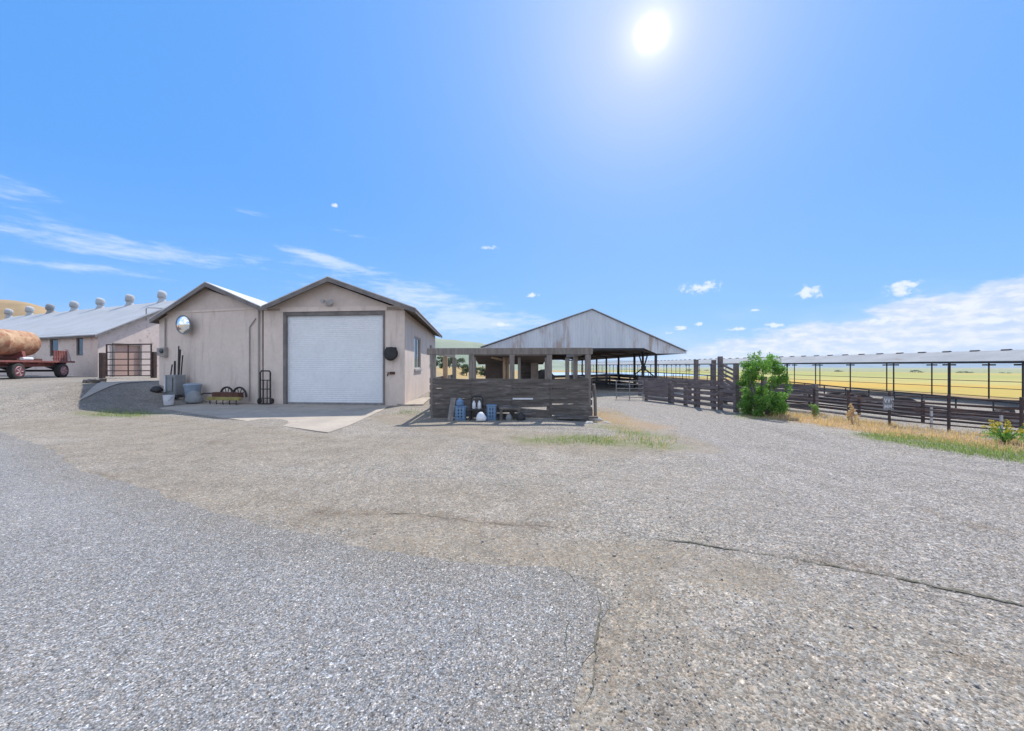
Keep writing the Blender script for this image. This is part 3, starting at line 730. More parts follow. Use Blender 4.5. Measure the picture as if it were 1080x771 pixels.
# --- concrete apron in front of the roll door
ap = gl((168, 431), (250, 443), (346, 457), (368, 449), (386, 441), (404, 432.5), (409, 429.3))
apo = [Vector((p[0], p[1], 0)) for p in ap]+[v3(g1)+Vector((-.45, -.06, 0)), v3(g0)+Vector((0, -.03, 0)), v3(s1v), sp_(1.6, 0, .02)]
apron = MB(); apron.prism([Vector((p.x, p.y, .018)) for p in apo], (0, 0, -.25)); apron.build('concrete_apron', CONC, kind='structure')
ap2 = [G2(*p) for p in ((83, 411), (128, 404.5), (165, 402.2), (150, 409), (112, 414.5))]
sheet('concrete_ramp', CONC, [(p.x, p.y) for p in ap2], .025, step=.3)
MB().prism([v3(p, .07) for p in ((g1.x-.3, g1.y-.05), (g1.x+.1, g1.y-.2), (g1.x+.75, g1.y-.1), (g1.x+.35, g1.y+3.2), (g1.x-.0, g1.y+3.2))], (0, 0, -.3)).build('concrete_kerb', CONC, kind='structure')

# --- long barn on the left
barn = thing('barn', 'long pale barn with a grey metal roof and round ventilators on its ridge', 'barn', (-26.2, 24, .8))
bx = Vector((-2.6, 1, 0)).normalized(); bg_ = Vector((.02, 1, 0)).normalized()
b0 = Vector((-26.2, 24, 0)); BZ = 3.72; BL = 30; half = 6.05
rid = Vector((-26.08, 30.0, 6.86)); b2 = b0+bg_*12.1
mb = MB()
wins = [(t_, ) for t_ in ()]
def b_t(px): k = (px-CX)/F; return (k*b0.y-b0.x)/(bx.x-k*bx.y)
ws = []
for pxa, pxb in ((52.5, 61.5), (80.5, 87.5), (20, 28), (-14, -4)):
    a, b_ = sorted((b_t(pxa), b_t(pxb))); ws.append((a, b_, 2.25, 3.42))
wall(mb, b0, b0+bx*BL, .2, [(0, BZ), (BL, BZ)], bg_*.2, ws)
wall(mb, (b0+bg_*.2), b2, .2, [(0, BZ), (half-.2, 6.72), (12.1-.2, BZ)], -Vector((1, 0, 0))*.2, [(.75, 2.45, .2, 2.95)])
wall(mb, b2, b2+bx*BL, .2, [(0, BZ), (BL, BZ)], -bg_*.2)
wall(mb, b0+bx*BL, b2+bx*BL, .2, [(0, BZ), (half, 6.72), (12.1, BZ)], -bx*.2)
mb.build('wall', STUCCO3, barn)
MB().prism([b0+bg_*.97+Vector((-.06, 0, .3)), b0+bg_*2.63+Vector((-.06, 0, .3)), b0+bg_*2.63+Vector((-.06, 0, 2.94)), b0+bg_*.97+Vector((-.06, 0, 2.94))], (-.05, 0, 0)).build('door', mat('pink_door', (.50, .34, .28), (.44, .29, .24), 1, .8, .1), barn)
mb = MB()
for q in (.9, 2.68): mb.bar(b0+bg_*q+Vector((.03, 0, .3)), b0+bg_*q+Vector((.03, 0, 3.05)), .12, .05, up=(0, 1, 0))
mb.bar(b0+bg_*.84+Vector((.035, 0, 3.03)), b0+bg_*2.74+Vector((.035, 0, 3.03)), .1, .06); mb.build('door_frame', TRIM, barn)
for a, b_, z0, z1 in ws:
    mb = MB(); f0 = lambda s_, z: b0+bx*s_+bg_*.05+Vector((0, 0, z))
    for q in ((a, a+.09, z0, z1), (b_-.09, b_, z0, z1), (a+.09, b_-.09, z0, z0+.08), (a+.09, b_-.09, z1-.08, z1)):
        mb.prism([f0(q[0], q[2]), f0(q[1], q[2]), f0(q[1], q[3]), f0(q[0], q[3])], bg_*.06)
    f_ = mb.build('window', TRIM, barn)
    MB().prism([f0(a+.05, z0+.04)+bg_*.03, f0(b_-.05, z0+.04)+bg_*.03, f0(b_-.05, z1-.04)+bg_*.03, f0(a+.05, z1-.04)+bg_*.03], bg_*.02).build('pane', GLASS, f_)
e = Vector((0, 0, 1)); slope = (rid.z-BZ)/half
efr = [b0-bg_*.45+Vector((.35, 0, BZ+.06-.45*slope)), b0+bg_*half+Vector((.35, 0, rid.z)), b2+bg_*.45+Vector((.35, 0, BZ+.06-.45*slope))]
ebk = [p+bx*BL for p in efr]
mb = MB()
for a in (0, 1): mb.prism([efr[a], efr[a+1], ebk[a+1], ebk[a]], (0, 0, -.06))
broof = mb.build('roof', ROOFB, barn)
mb = MB()
for a in (0, 1):
    p, q = efr[a]-e*.063, efr[a+1]-e*.063; mb.prism([p, q, q-e*.16, p-e*.16], (-.05, 0, 0))
mb.prism([efr[0]-e*.063+bg_*.05, ebk[0]-e*.063+bg_*.05, ebk[0]-e*.16+bg_*.05, efr[0]-e*.16+bg_*.05], bg_*.04)
mb.build('fascia', TRIM, broof)
for i, px in enumerate((-46, -18, 9.5, 31.5, 53, 78.5, 106, 137, 171)):
    k = (px-CX)/F; q = efr[1]; t_ = (k*q.y-q.x)/(bx.x-k*bx.y); c_ = q+bx*t_
    mb = MB(); mb.lathe(c_-e*.15, (0, 0, 1), [(0, .34), (.24, .24), (.42, .22), (.44, .28), (.46, .22)], 16)
    sd2 = Vector((-.75, -.45, .18)).normalized()
    mb.lathe(c_+e*.56-sd2*.28, sd2, [(0, .02), (.02, .18), (.1, .29), (.32, .34), (.5, .33), (.5, .28), (.15, .25)], 16)
    vn_ = mb.build('ventilator', ROOFB if i != 4 else GREYP, broof, smooth=True)
mb = MB(); hA, hB = b0+bg_*2.9+Vector((.2, 0, 5.1)), b0+bg_*6+Vector((.2, 0, 6.9))
mb.tube([hA-e*.3, hA+e*.55, hA+e*.62+bg_*.12, hA+bg_*2.9+e*.95], .035, 6); mb.build('roof_rail', PIPEG, broof)

# --- pipe gate beside the barn, with its two posts
pg = thing('pipe_gate', 'tall brown pipe gate closing the gap between barn and shed', 'gate', (-21.9, 21.5, TZ(-21.9, 21.5)))
GA, GB = P(112.5, 397, 21.5), P(159.5, 396, 21.3); GT = 2.78
mb = MB(); mb.tube([Vector((GA.x, GA.y, .98)), Vector((GA.x, GA.y, GT)), Vector((GB.x, GB.y, GT+.02)), Vector((GB.x, GB.y, .98))], .045, 8); mb.build('frame', PIPE, pg)
for z_ in (1.02, 1.3, 1.62, 1.95, 2.35): MB().tube([Vector((GA.x, GA.y, z_)), Vector((GB.x, GB.y, z_+.01))], .03, 6).build('rail', PIPE, pg)
mb = MB(); mb.tube([Vector((GA.x*.55+GB.x*.45, GA.y, 1.0)), Vector((GA.x*.55+GB.x*.45, GA.y, GT))], .03, 6); mb.build('stay', PIPE, pg)
for px, yy, lab in ((107.8, 372, 'brown timber gate post at the barn corner'), (162.2, 371, 'brown timber gate post at the shed corner')):
    p = P(px, 399, 21.45); gz = TZ(p.x, p.y)
    tag(MB().box((p.x, p.y, (gz-.2+P(px, yy, 21.4).z)/2), (.2, .2, P(px, yy, 21.4).z-gz+.2)).build('gate_post', PIPE, bevel=.02), lab, 'post', 'posts of the brown pipe gate')

# --- trailer and tank
TO = Vector((-26.15, 20.0, 0)); TA = Vector((-.35, .94, 0)).normalized(); TN = Vector((TA.y, -TA.x, 0))
def tl(u, v, z): return TO+TA*u+TN*v+Vector((0, 0, z))
gz = .85; dz_ = 1.87; u0, u1 = -7.0, 4.05
tr = thing('flatbed_trailer', 'old red flatbed trailer with pink-rimmed wheels parked by the barn', 'trailer', tl(0, -1, gz))
def tbox(ua, ub, va, vb, za, zb): return MB().prism([tl(ua, va, za), tl(ub, va, za), tl(ub, vb, za), tl(ua, vb, za)], (0, 0, zb-za))
tbox(u0, u1, -2.1, .12, dz_-.10, dz_).build('deck', REDP, tr, bevel=.01)
for v_ in (-.35, -1.65): tbox(u0+.1, u1-.1, v_-.06, v_+.06, dz_-.34, dz_-.102).build('frame_rail', REDP, tr)
for u_ in np.arange(u0+.4, u1, 1.0): tbox(u_-.05, u_+.05, -2.05, .05, dz_-.18, dz_-.103).build('crossmember', REDP, tr)
for u_ in (0.0, 3.12, -5.6):
    rad = .44
    for v_, ax in ((.0, 1), (-1.95, -1)):
        c_ = tl(u_, v_, gz+rad); a_ = TN*ax
        wh = MB().lathe(c_, a_, [(-.12, .22), (-.13, .36), (-.1, .425), (.0, .44), (.1, .425), (.13, .37), (.12, .27), (.04, .25)], 28).build('wheel', TYRE, tr, smooth=True)
        MB().lathe(c_+a_*.005, a_, [(.0, .26), (.11, .275), (.135, .25), (.07, .235), (.04, .12), (.1, .08), (.13, .05)], 24).build('rim', PINKR, wh, smooth=True)
        mb = MB()
        for k in range(5):
            an = k*1.2566; e1 = TA*math.cos(an)+Vector((0, 0, math.sin(an))); mb.bar(c_+a_*.1+e1*.07, c_+a_*.1+e1*.22, .10, .03, up=tuple(a_))
        mb.build('hub', RIMW, wh)
    MB().tube([tl(u_, .05, gz+rad), tl(u_, -2.0, gz+rad)], .06, 8).build('axle', DARK, tr)
    for v_ in (-.3, -1.7): MB().prism([tl(u_-.7, v_-.04, dz_-.345), tl(u_+.7, v_-.04, dz_-.345), tl(u_+.08, v_-.04, gz+rad+.06), tl(u_-.08, v_-.04, gz+rad+.06)], TN*.08).build('spring', DARK, tr)
mb = MB()
for u_ in np.linspace(2.42, 3.35, 6): mb.prism([tl(u_-.06, .08, dz_), tl(u_+.06, .08, dz_), tl(u_+.06, .08, dz_+.62), tl(u_-.06, .08, dz_+.62)], TN*.03)
for z_ in (.1, .5): mb.prism([tl(2.36, .05, dz_+z_), tl(3.41, .05, dz_+z_), tl(3.41, .05, dz_+z_+.07), tl(2.36, .05, dz_+z_+.07)], TN*.028)
mb.build('stake_rack', REDP, tr)
mb = MB(); mb.tube([tl(3.5, .08, dz_), tl(3.46, .08, dz_+.66), tl(3.3, .08, dz_+.76)], .05, 8); mb.tube([tl(3.75, .08, dz_), tl(3.5, .08, dz_+.62)], .035, 8); mb.build('stanchion', RIMW, tr)
MB().tube([tl(.3, .02, dz_+.1), tl(.95, .02, dz_+.1)], .085, 10).build('pale_roll', WHITEP, tr)
tank = thing('storage_tank', 'rusty cream steel tank lying on the red flatbed trailer', 'tank', tl(-1, -1, dz_))
trd = .71; tzc = dz_+.27+trd
prof = [(-.02, .04), (0, .25), (.05, .46), (.14, .62), (.24, .71), (.36, trd)]+[(q, trd) for q in (2.2, 2.22, 2.26, 2.28, 4.6, 4.62, 4.66, 4.68, 6.9)]+[(7.0, .74), (7.1, .6), (7.2, .2), (7.22, .02)]
prof = [(d, r+(.012 if d in (2.22, 2.26, 4.62, 4.66) else 0)) for d, r in prof]
MB().lathe(tl(2.35, -1.0, tzc), -TA, prof, 40).build('tank_shell', TANKM, tank, smooth=True)
for u_ in (1.2, -3.4):
    MB().prism([tl(u_, -1.7, dz_+.005), tl(u_, -.3, dz_+.005), tl(u_, -.42, tzc-.45), tl(u_, -1.0, tzc-.70), tl(u_, -1.58, tzc-.45)], -TA*.2).build('saddle', REDP, tank)
tbox(.6, 2.3, -1.6, -.35, dz_+.004, dz_+.12).build('skid', RUST, tank)
MB().lathe(tl(-.6, -1.0, tzc+trd-.02), (0, 0, 1), [(0, .2), (.08, .2), (.09, .24), (.13, .24), (.16, .1)], 16).build('filler_cap', RUST, tank, smooth=True)
# rubble line of old tyres near the barn
for i, (px, py, lab) in enumerate(((91, 403.5, 'leftmost dark block lying on the gravel before the barn corner'), (96, 403.6, 'dark block lying second from left before the barn corner'), (101.5, 403.4, 'dark block lying third from left before the barn corner'), (108, 403, 'rightmost dark block lying on the gravel before the barn door'))):
    p = G2(px, py); m_ = MB()
    m_.prism([p+Vector((-.09, -.09, -.02)), p+Vector((.08, -.1, -.02)), p+Vector((.11, .07, -.02)), p+Vector((-.09, .1, -.02))], (.02, .01, .15+.03*(i % 2)))
    tag(m_.build('stone_block', WOODD, bevel=.03), lab, 'block', 'dark blocks before the barn')

# ------------------------------------------------------------------ timber pen in the middle
pen = thing('timber_pen', 'open timber pen with a solid dark plank front and square posts under a beam', 'pen', (0, 11.6, 0))
PF = [(-2.44, 11.75), (-1.25, 11.7), (0.0, 11.6), (1.13, 11.5), (2.28, 11.4)]
PR = [(-2.46, 14.0), (-2.48, 16.3), (2.32, 13.9), (2.36, 16.2)]
for i, (a, b_) in enumerate(PF+PR):
    gz = TZ(a, b_); MB().box((a, b_, (gz-.3+1.93)/2), (.155, .155, 1.93-gz+.3)).build('post', WOODP if i != 5 else WOODL, pen, bevel=.012)  # rear left post in tan: its sunlit tone is put into the colour
def beam(p, q, z, wd=.2, th=.14, m=WOODP): MB().bar((p[0], p[1], z), (q[0], q[1], z), wd, th).build('beam', m, pen, bevel=.01)
beam((-2.62, 11.74), (-.002, 11.6), 2.035); beam((.002, 11.6), (2.42, 11.39), 2.035)
beam((-2.46, 11.86), (-2.5, 16.4), 2.02, .16, .1); beam((2.29, 11.50), (2.38, 16.3), 2.02, .16, .1)
for i in range(5): beam((-2.38+.02*i, 12.0+i*.95), (-1.6, 12.0+i*.95), 2.1, .02, .06) if False else None
rows = 8; bh = 1.2/rows
for bay in range(4):
    (xa, ya), (xb, yb) = PF[bay], PF[bay+1]
    for r_ in range(rows):
        z0 = .0+(r_+.5)*bh+random.uniform(-.012, .012)
        if bay == 2 and r_ == 2: z0 += .05
        dx = .0
        if bay == 3 and r_ in (0, 1): dx = .12
        tilt = random.uniform(-.025, .025)*(2.0 if r_ < 3 else 1)
        a = Vector((xa+.003, ya-.10-random.uniform(0, .03), z0-tilt-(.04 if bay == 3 and r_ < 2 else 0))); b_ = Vector((xb-.003+dx, yb-.10-random.uniform(0, .03), z0+tilt))
        MB().bar(a, b_, bh*(random.uniform(.93, .99) if random.random() < .15 else random.uniform(1.0, 1.06)), .035).build('plank', WOODD, pen)
for r_ in range(5):
    MB().bar((2.42, 11.5, .25+r_*.22), (2.45, 13.95, .25+r_*.22+random.uniform(-.03, .03)), .16, .03).build('plank', WOODD, pen)
    MB().bar((-2.55, 11.8, .25+r_*.22), (-2.56, 16.2, .25+r_*.22), .16, .03).build('plank', WOODD, pen)
MB().bar((1.95, 13.5, 2.15), (2.7, 13.7, 2.16), .9, .02, up=(.0, 1, 0)).build('roof_sheet', RUSTR, pen)
MB().bar((.02, 11.42, .6), (.63, 11.40, .6), .045, .02).build('pale_batten', WHITEP, pen)
# pale end post leaning at the right end of the pen
tag(MB().tube([(2.62, 11.9, -.05), (2.60, 11.88, .62), (2.55, 11.85, 1.02)], .05, 8).build('pen_stake', WOODP), 'short leaning timber stake at the right end of the dark plank pen', 'stake')
# cattle shelter inside
sh = thing('cattle_shelter', 'dark plank cattle shelter with a low sloping roof standing inside the timber pen', 'shelter', (0, 18, 0))
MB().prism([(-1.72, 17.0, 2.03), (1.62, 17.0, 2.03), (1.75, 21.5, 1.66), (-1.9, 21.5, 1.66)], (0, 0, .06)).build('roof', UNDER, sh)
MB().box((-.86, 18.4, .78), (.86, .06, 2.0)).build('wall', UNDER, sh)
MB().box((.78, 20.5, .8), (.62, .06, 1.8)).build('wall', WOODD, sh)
MB().box((1.2, 20.2, .8), (.4, .06, 1.9)).build('panel', SOFFIT, sh)
for x_, y_, m_ in ((-.36, 17.6, WOODL), (-.2, 17.8, WOODL), (.33, 17.3, WOODP), (-1.7, 17.2, WOODP), (1.55, 17.2, WOODP)):
    MB().box((x_, y_, .88), (.13, .13, 2.2)).build('post', m_, sh)
MB().bar((-.95, 17.3, 1.98), (-.2, 17.9, 1.8), .1, .06).build('brace', WOODL, sh)
ty = thing('tractor_tyre', 'big black tyre standing upright behind the dark cattle shelter', 'tyre', (1.75, 20.9, TZ(1.75, 20.9)))
MB().lathe((1.75, 20.9, TZ(1.75, 20.9)+.68), (.5, -1, 0), [(-.16, .38), (-.18, .55), (-.13, .67), (0, .70), (.13, .67), (.18, .55), (.16, .38), (0, .36)], 24).build('casing', TYRE, ty, smooth=True)

# things leaning against the pen front
def onpen(px): Y = 11.42; return (px-CX)/F*Y
lb = thing('leaning_board', 'pale grey board leaning upright against the dark pen planks', 'board', (onpen(477), 11.2, 0))
MB().prism([(onpen(474), 11.05, 0), (onpen(479.6), 11.05, 0), (onpen(481), 11.37, .63), (onpen(475.6), 11.37, .63)], (0, .03, 0)).build('board_face', WOODP, lb)
def crate(px, w_, h_, lab, group, y_=11.2):
    x_ = onpen(px); t_ = thing('plastic_crate', lab, 'crate', (x_, y_, 0), group)
    mb = MB(); s_ = .02
    mb.box((x_, y_, .015), (w_, .3, .03))
    for k in (-1, 1):
        mb.box((x_+k*(w_/2-s_/2), y_, h_/2+.016), (s_, .3, h_-.03)); 
        for q in range(4): mb.box((x_, y_+k*(.15-s_/2), .06+q*(h_-.08)/3.2), (w_-2*s_-.004, s_, .05))
        for q in (-.3, 0, .3): mb.box((x_+q*w_, y_+k*(.15-s_/2)+k*.012, h_/2+.016), (.05, .02, h_-.03))
    mb.build('shell', BLUEP, t_)
    MB().box((x_, y_, h_+.01), (w_+.03, .33, .025)).build('rim', BLUEP, t_, bevel=.006)
crate(487, .30, .38, 'blue plastic crate beside the pale leaning board', 'blue crates by the pen')
crate(519, .27, .42, 'blue plastic crate right of the dark metal chair frame', 'blue crates by the pen')
pn_ = thing('water_jug', 'pale blue plastic jug standing on the blue crate beside the leaning board', 'jug', (onpen(486), 11.22, .41))
MB().lathe((onpen(486), 11.22, .415), (0, 0, 1), [(0, .09), (.01, .11), (.14, .11), (.19, .05), (.21, .035), (.23, .035)], 16).build('jug_body', BLUEP, pn_, smooth=True)
ch = thing('metal_chair', 'black metal chair frame standing against the dark pen planks between the crates', 'chair', (onpen(504), 11.15, 0))
cx_ = onpen(503.5)
for x_, y_, h_ in ((-.17, 11.3, .62), (.17, 11.3, .62), (-.17, 11.0, .3), (.17, 11.0, .3)): MB().tube([(cx_+x_, y_, .0), (cx_+x_, y_+(.03 if h_ > .5 else 0), h_)], .018, 8).build('leg', DARK, ch)
MB().box((cx_, 11.15, .31), (.4, .36, .04)).build('seat', DARK, ch, bevel=.01)
MB().tube([(cx_-.17, 11.33, .62), (cx_-.1, 11.35, .68), (cx_+.1, 11.35, .68), (cx_+.17, 11.33, .62)], .02, 8).build('back_rail', DARK, ch)
for k in (-.07, .05): MB().lathe((cx_+k, 11.2, .33), (0, 0, 1), [(0, .05), (.01, .055), (.16, .05), (.2, .025), (.23, .025)], 12).build('bottle', GREYP, ch, smooth=True) if False else None
for k, lab in ((-.08, 'grey bottle on the left of the black chair seat'), (.08, 'grey bottle on the right of the black chair seat')):
    tag(MB().lathe((cx_+k, 11.18, .331), (0, 0, 1), [(0, .05), (.01, .055), (.16, .05), (.2, .025), (.23, .025)], 12).build('bottle', WHITEP, smooth=True), lab, 'bottle', 'bottles on the chair')
def sack(name, x_, y_, r_, h_, m_, lab, cat, seed=0, z0=0):
    rs = random.Random(seed); mb = MB(); N = 14; rings = [(0, .75), (.12, 1.0), (.4, 1.02), (.65, .85), (.85, .6), (1.0, .22)]
    i0 = 0
    for zz, k in rings:
        for a in range(N):
            th = 2*math.pi*a/N; rr2 = r_*k*(1+rs.uniform(-.13, .13)); mb.v.append(Vector((x_+math.cos(th)*rr2, y_+math.sin(th)*rr2*.8, z0+zz*h_+rs.uniform(-.02, .02)*(zz > 0))))
    for j in range(len(rings)-1):
        for a in range(N): b2_ = (a+1) % N; mb.f.append((j*N+a, j*N+b2_, (j+1)*N+b2_, (j+1)*N+a))
    mb.f.append(tuple(range(N))[::-1]); mb.f.append(tuple((len(rings)-1)*N+k for k in range(N)))
    o = mb.build(name, m_, smooth=True); sb = o.modifiers.new('sub', 'SUBSURF'); sb.levels = sb.render_levels = 1
    return tag(o, lab, cat)
sack('feed_sack', onpen(509), 10.85, .15, .28, WHITEP, 'slumped white sack in front of the black metal chair', 'sack', 3)
wb = thing('low_bench', 'low dark timber bench standing against the right half of the pen planks', 'bench', (onpen(538), 11.1, 0))
MB().box((onpen(538), 11.12, .36), (.62, .34, .06)).build('top', WOODD, wb)
for k in (-.26, .26):
    MB().box((onpen(538)+k, 11.12, .165), (.08, .3, .33)).build('leg', WOODD, wb)
sack('feed_sack', onpen(537), 11.05, .1, .2, GREYP, 'small grey sack tucked under the low dark bench', 'sack', 5)
sack('feed_sack', onpen(549), 10.95, .14, .24, DARK, 'black sack lying at the right end of the low bench', 'sack', 6)
for i, (px, py, r_, lab) in enumerate(((628, 443.5, .17, 'pale flat rock at the right end of the dark plank pen'), (621, 446.5, .1, 'smaller pale rock beside the flat rock at the pen corner'), (640, 446, .08, 'smallest pale rock lying in the dry grass near the pen corner'))):
    p = G2(px, py); sack('rock', p.x, p.y, r_*1.3, r_*.8, ROCK, lab, 'rock', 20+i, p.z-.02)
for i, (a, b_, z_) in enumerate(((1.2, 2.2, .05), (1.3, 2.45, .10))):
    tag(MB().bar((a, 11.05-.12*i, z_), (b_, 10.95-.1*i, z_+.02), .05, .18).build('fallen_plank', WOODD), ('weathered plank lying on the ground along the pen front', 'second weathered plank lying in front of the first by the pen')[i], 'plank', 'planks fallen at the pen')

# ------------------------------------------------------------------ junk along the shed wall
def sw(px, out_=.4): return sp_(s_s(px), 0, out_)
def gz_(p): return Vector((p.x, p.y, max(TZ(p.x, p.y), .018 if p.x > -13.0 else -9)))
bk = gz_(G(178, 428.5)); bk.z = TZ(bk.x, bk.y)
bu = thing('bucket', 'white plastic bucket standing on the dirt at the left end of the shed wall', 'bucket', bk)
MB().lathe(bk, (0, 0, 1), [(0, .145), (.01, .15), (.36, .175), (.365, .185), (.39, .185), (.39, .17), (.03, .14), (.028, .02)], 24).build('bucket_body', WHITEP, bu, smooth=True)
MB().tube([bk+Vector((math.cos(a)*.19, -.06-.08*math.sin(a), .33-.18*math.sin(a))) for a in np.linspace(0, math.pi, 12)], .008, 5).build('handle', PIPEG, bu)
p = gz_(sw(190, .9)); p.z += 0
sack('black_bag', p.x, p.y, .24, .26, DARK, 'black rubbish bag slumped just right of the white bucket', 'bag', 8, p.z)
p = gz_(sw(206, .95)); sack('black_bag', p.x, p.y, .3, .2, DARK, 'flat black bag lying in front of the tool cabinet', 'bag', 9, p.z)
c_ = gz_(sw(197, .45)); an = math.atan2(sd_.y, sd_.x)
cb = thing('tool_cabinet', 'grey metal tool cabinet against the shed wall with long bars standing in it', 'cabinet', c_)
MB().box(c_+Vector((0, 0, .45)), (.62, .42, .86), an).build('cabinet_body', GREYP, cb, bevel=.02)
MB().box(c_+Vector((-.06, -.235, .5)), (.36, .02, .6), an).build('door', GREYP, cb, bevel=.006)
MB().box(c_+Vector((-.24, -.245, .5)), (.05, .03, .66), an).build('pale_edge', WHITEP, cb)
for i, (dx, h_, l) in enumerate(((-.22, 1.35, .02), (-.08, 1.5, -.03), (.05, 2.15, -.02), (.12, 2.0, .02), (.2, 1.75, .03))):
    q = c_+Vector((dx, .02+.03*(i % 3), .885))
    bar_lab = ('shortest bar at the left of the tool cabinet', 'second bar from the left on the tool cabinet', 'tallest bar rising from the tool cabinet', 'bar just right of the tallest one on the cabinet', 'rightmost bar standing on the tool cabinet')[i]
    tag(MB().tube([q, q+Vector((l, .05, h_-.9))], .025+.012*(i % 2), 6).build('steel_bar', DARK), bar_lab, 'bar', 'bars standing on the cabinet')
c_ = gz_(sw(215, .45))
tb = thing('trash_can', 'pale blue-grey plastic trash can beside the tool cabinet', 'trash can', c_)
MB().lathe(c_, (0, 0, 1), [(0, .22), (.02, .235), (.62, .29), (.63, .31), (.68, .31), (.68, .28), (.05, .2)], 24).build('can_body', mat('blue_grey_plastic', (.26, .32, .40), (.2, .25, .32), 2, .6, .1), tb, smooth=True)
MB().lathe(c_+Vector((0, 0, .685)), (0, 0, 1), [(0, .315), (.03, .315), (.07, .25), (.09, .05)], 24).build('lid', mat('blue_grey_lid', (.30, .36, .44), (.25, .3, .38), 2, .6, .1), tb, smooth=True)
p = gz_(sw(224, .75)); sack('grey_bag', p.x, p.y, .33, .55, GREYP, 'bulging grey bag leaning in front of the trash can', 'bag', 12, p.z)
# wheeled rake
c0 = gz_(sw(251, .5)); c0.z = .02
wr = thing('cultivator', 'low rusty cultivator with a yellow bar and two iron hoops by the shed wall', 'cultivator', c0)
def wloc(dx, dy, z): return c0+Vector((sd_.x, sd_.y, 0))*dx-sn_*dy+Vector((0, 0, z))
MB().bar(wloc(-.85, .1, .22), wloc(.85, .1, .24), .14, .12).build('yellow_bar', YELLOW, wr, bevel=.01)
MB().bar(wloc(-.6, .02, .38), wloc(.8, .02, .38), .2, .25).build('rusty_frame', RUST, wr, bevel=.01)
for dx in (-.12, .55):
    MB().tube([wloc(dx+math.cos(a)*.36, -.12, .32+math.sin(a)*.36) for a in np.linspace(-.1, math.pi+.1, 18)], .04, 8).build('hoop', TYRE, wr, smooth=True)
    for a in (.6, 1.2, 1.9, 2.5): MB().tube([wloc(dx, -.12, .34), wloc(dx+math.cos(a)*.34, -.12, .34+math.sin(a)*.34)], .015, 6).build('spoke', DARK, wr)
for k in range(5): MB().tube([wloc(-.7+k*.35, .12, .2), wloc(-.66+k*.35, .18, .08), wloc(-.6+k*.35, .2, .0)], .02, 6).build('tine', DARK, wr)
MB().tube([wloc(-.5, 0, .42), wloc(-1.15, .05, .42), wloc(-1.3, .1, .36)], .03, 6).build('drawbar', DARK, wr)
# hand truck
h0 = gz_(sw(284, .18)); h0 = gp(g_s(284), .02, .22) if g_s(284) > 0 else sp_(s_s(284), .02, .2)
ht = thing('hand_truck', 'black metal hand truck standing upright left of the white roll door', 'hand truck', h0)
def hl(dx, z, dy=0): return h0+Vector((gd.x, gd.y, 0))*dx+Vector((0, -dy, z))
MB().tube([hl(-.22, .05), hl(-.22, 1.30), hl(-.17, 1.36), hl(.17, 1.36), hl(.22, 1.30), hl(.22, .05)], .03, 8).build('frame', DARK, ht, smooth=True)
for z_ in (.25, .62, .98): MB().tube([hl(-.22, z_), hl(.22, z_)], .022, 6).build('crossbar', DARK, ht)
MB().tube([hl(-.08, .05), hl(-.08, .98)], .02, 6).build('strut', DARK, ht); MB().tube([hl(.08, .05), hl(.08, .98)], .02, 6).build('strut', DARK, ht)
MB().bar(hl(-.24, .03, .02), hl(.24, .03, .02), .02, .2, up=(0, 0, 1)).build('toe_plate', DARK, ht)
for k in (-.27, .27): MB().lathe(hl(k, .13, -.02), (1, 0, 0), [(-.035, .05), (-.03, .11), (0, .125), (.03, .11), (.035, .05)], 16).build('wheel', TYRE, ht, smooth=True)

# ------------------------------------------------------------------ big open shed
bs = thing('pole_barn', 'big open-sided pole barn with a rust-streaked corrugated gable end', 'barn', (4.5, 23, 0))
BY, BB = 23.0, 62.0
pk = P(624.3, 326.8, BY); le = P(506.5, 367.0, BY); re_ = P(724, 371.2, BY)
mb = MB(); zb1 = P(600, 367.1, BY).z; zb2 = P(700, 372.9, BY).z; xk1 = P(679, 0, BY).x; xk2 = P(692.5, 0, BY).x
mb.prism([(le.x, BY, le.z-.02), (xk1, BY, zb1), (xk2, BY, zb2), (re_.x, BY, zb2), (re_.x, BY, re_.z), (pk.x, BY, pk.z)], (0, .05, 0))
mb.build('gable_cladding', RUSTW, bs)
mb = MB()
for a, b_ in ((le, pk), (pk, re_)):
    u = Vector((0, -.12, .03)); v_ = Vector((0, BB-BY, 0)); mb.prism([a+u, b_+u, b_+v_+Vector((0, 0, .03)), a+v_+Vector((0, 0, .03))], (0, 0, .05))
pr = mb.build('roof', ROOFB, bs)
mb = MB()
for a, b_ in ((le, pk), (pk, re_)):
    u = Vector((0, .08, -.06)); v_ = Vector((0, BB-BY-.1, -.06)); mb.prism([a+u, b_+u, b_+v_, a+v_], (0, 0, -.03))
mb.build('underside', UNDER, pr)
mb = MB(); mb.prism([(P(555, 0, BY).x, BY-.03, zb1-.14), (xk1, BY-.03, zb1-.14), (xk1, BY-.03, zb1-.004), (P(555, 0, BY).x, BY-.03, zb1-.004)], (0, .12, 0)); mb.build('tie_beam', DARK, bs)
XR_, XL_ = P(693, 0, BY).x, -.9
for k in range(10):
    yy = BY+.2+k*4.05
    for X_ in (XR_, XL_):
        zt_ = 2.42 if X_ == XR_ else 2.66; gz = TZ(X_, yy)
        MB().tube([(X_, yy, gz-.2), (X_, yy, zt_)], .085, 8).build('post', DARK, bs)
    MB().prism([(XL_, yy, 2.62), (8.0, yy, 2.62), (XR_+.1, yy, 2.36), (XR_+.1, yy, 2.28), (7.9, yy, 2.48), (XL_, yy, 2.48)], (0, .12, 0)).build('truss', UNDER, bs)
MB().bar((XR_, BY+.2, 2.38), (XR_, BB, 2.38), .16, .1).build('eave_beam', DARK, bs)
MB().bar((XL_, BY+.2, 2.6), (XL_, BB, 2.6), .16, .1).build('eave_beam', DARK, bs)
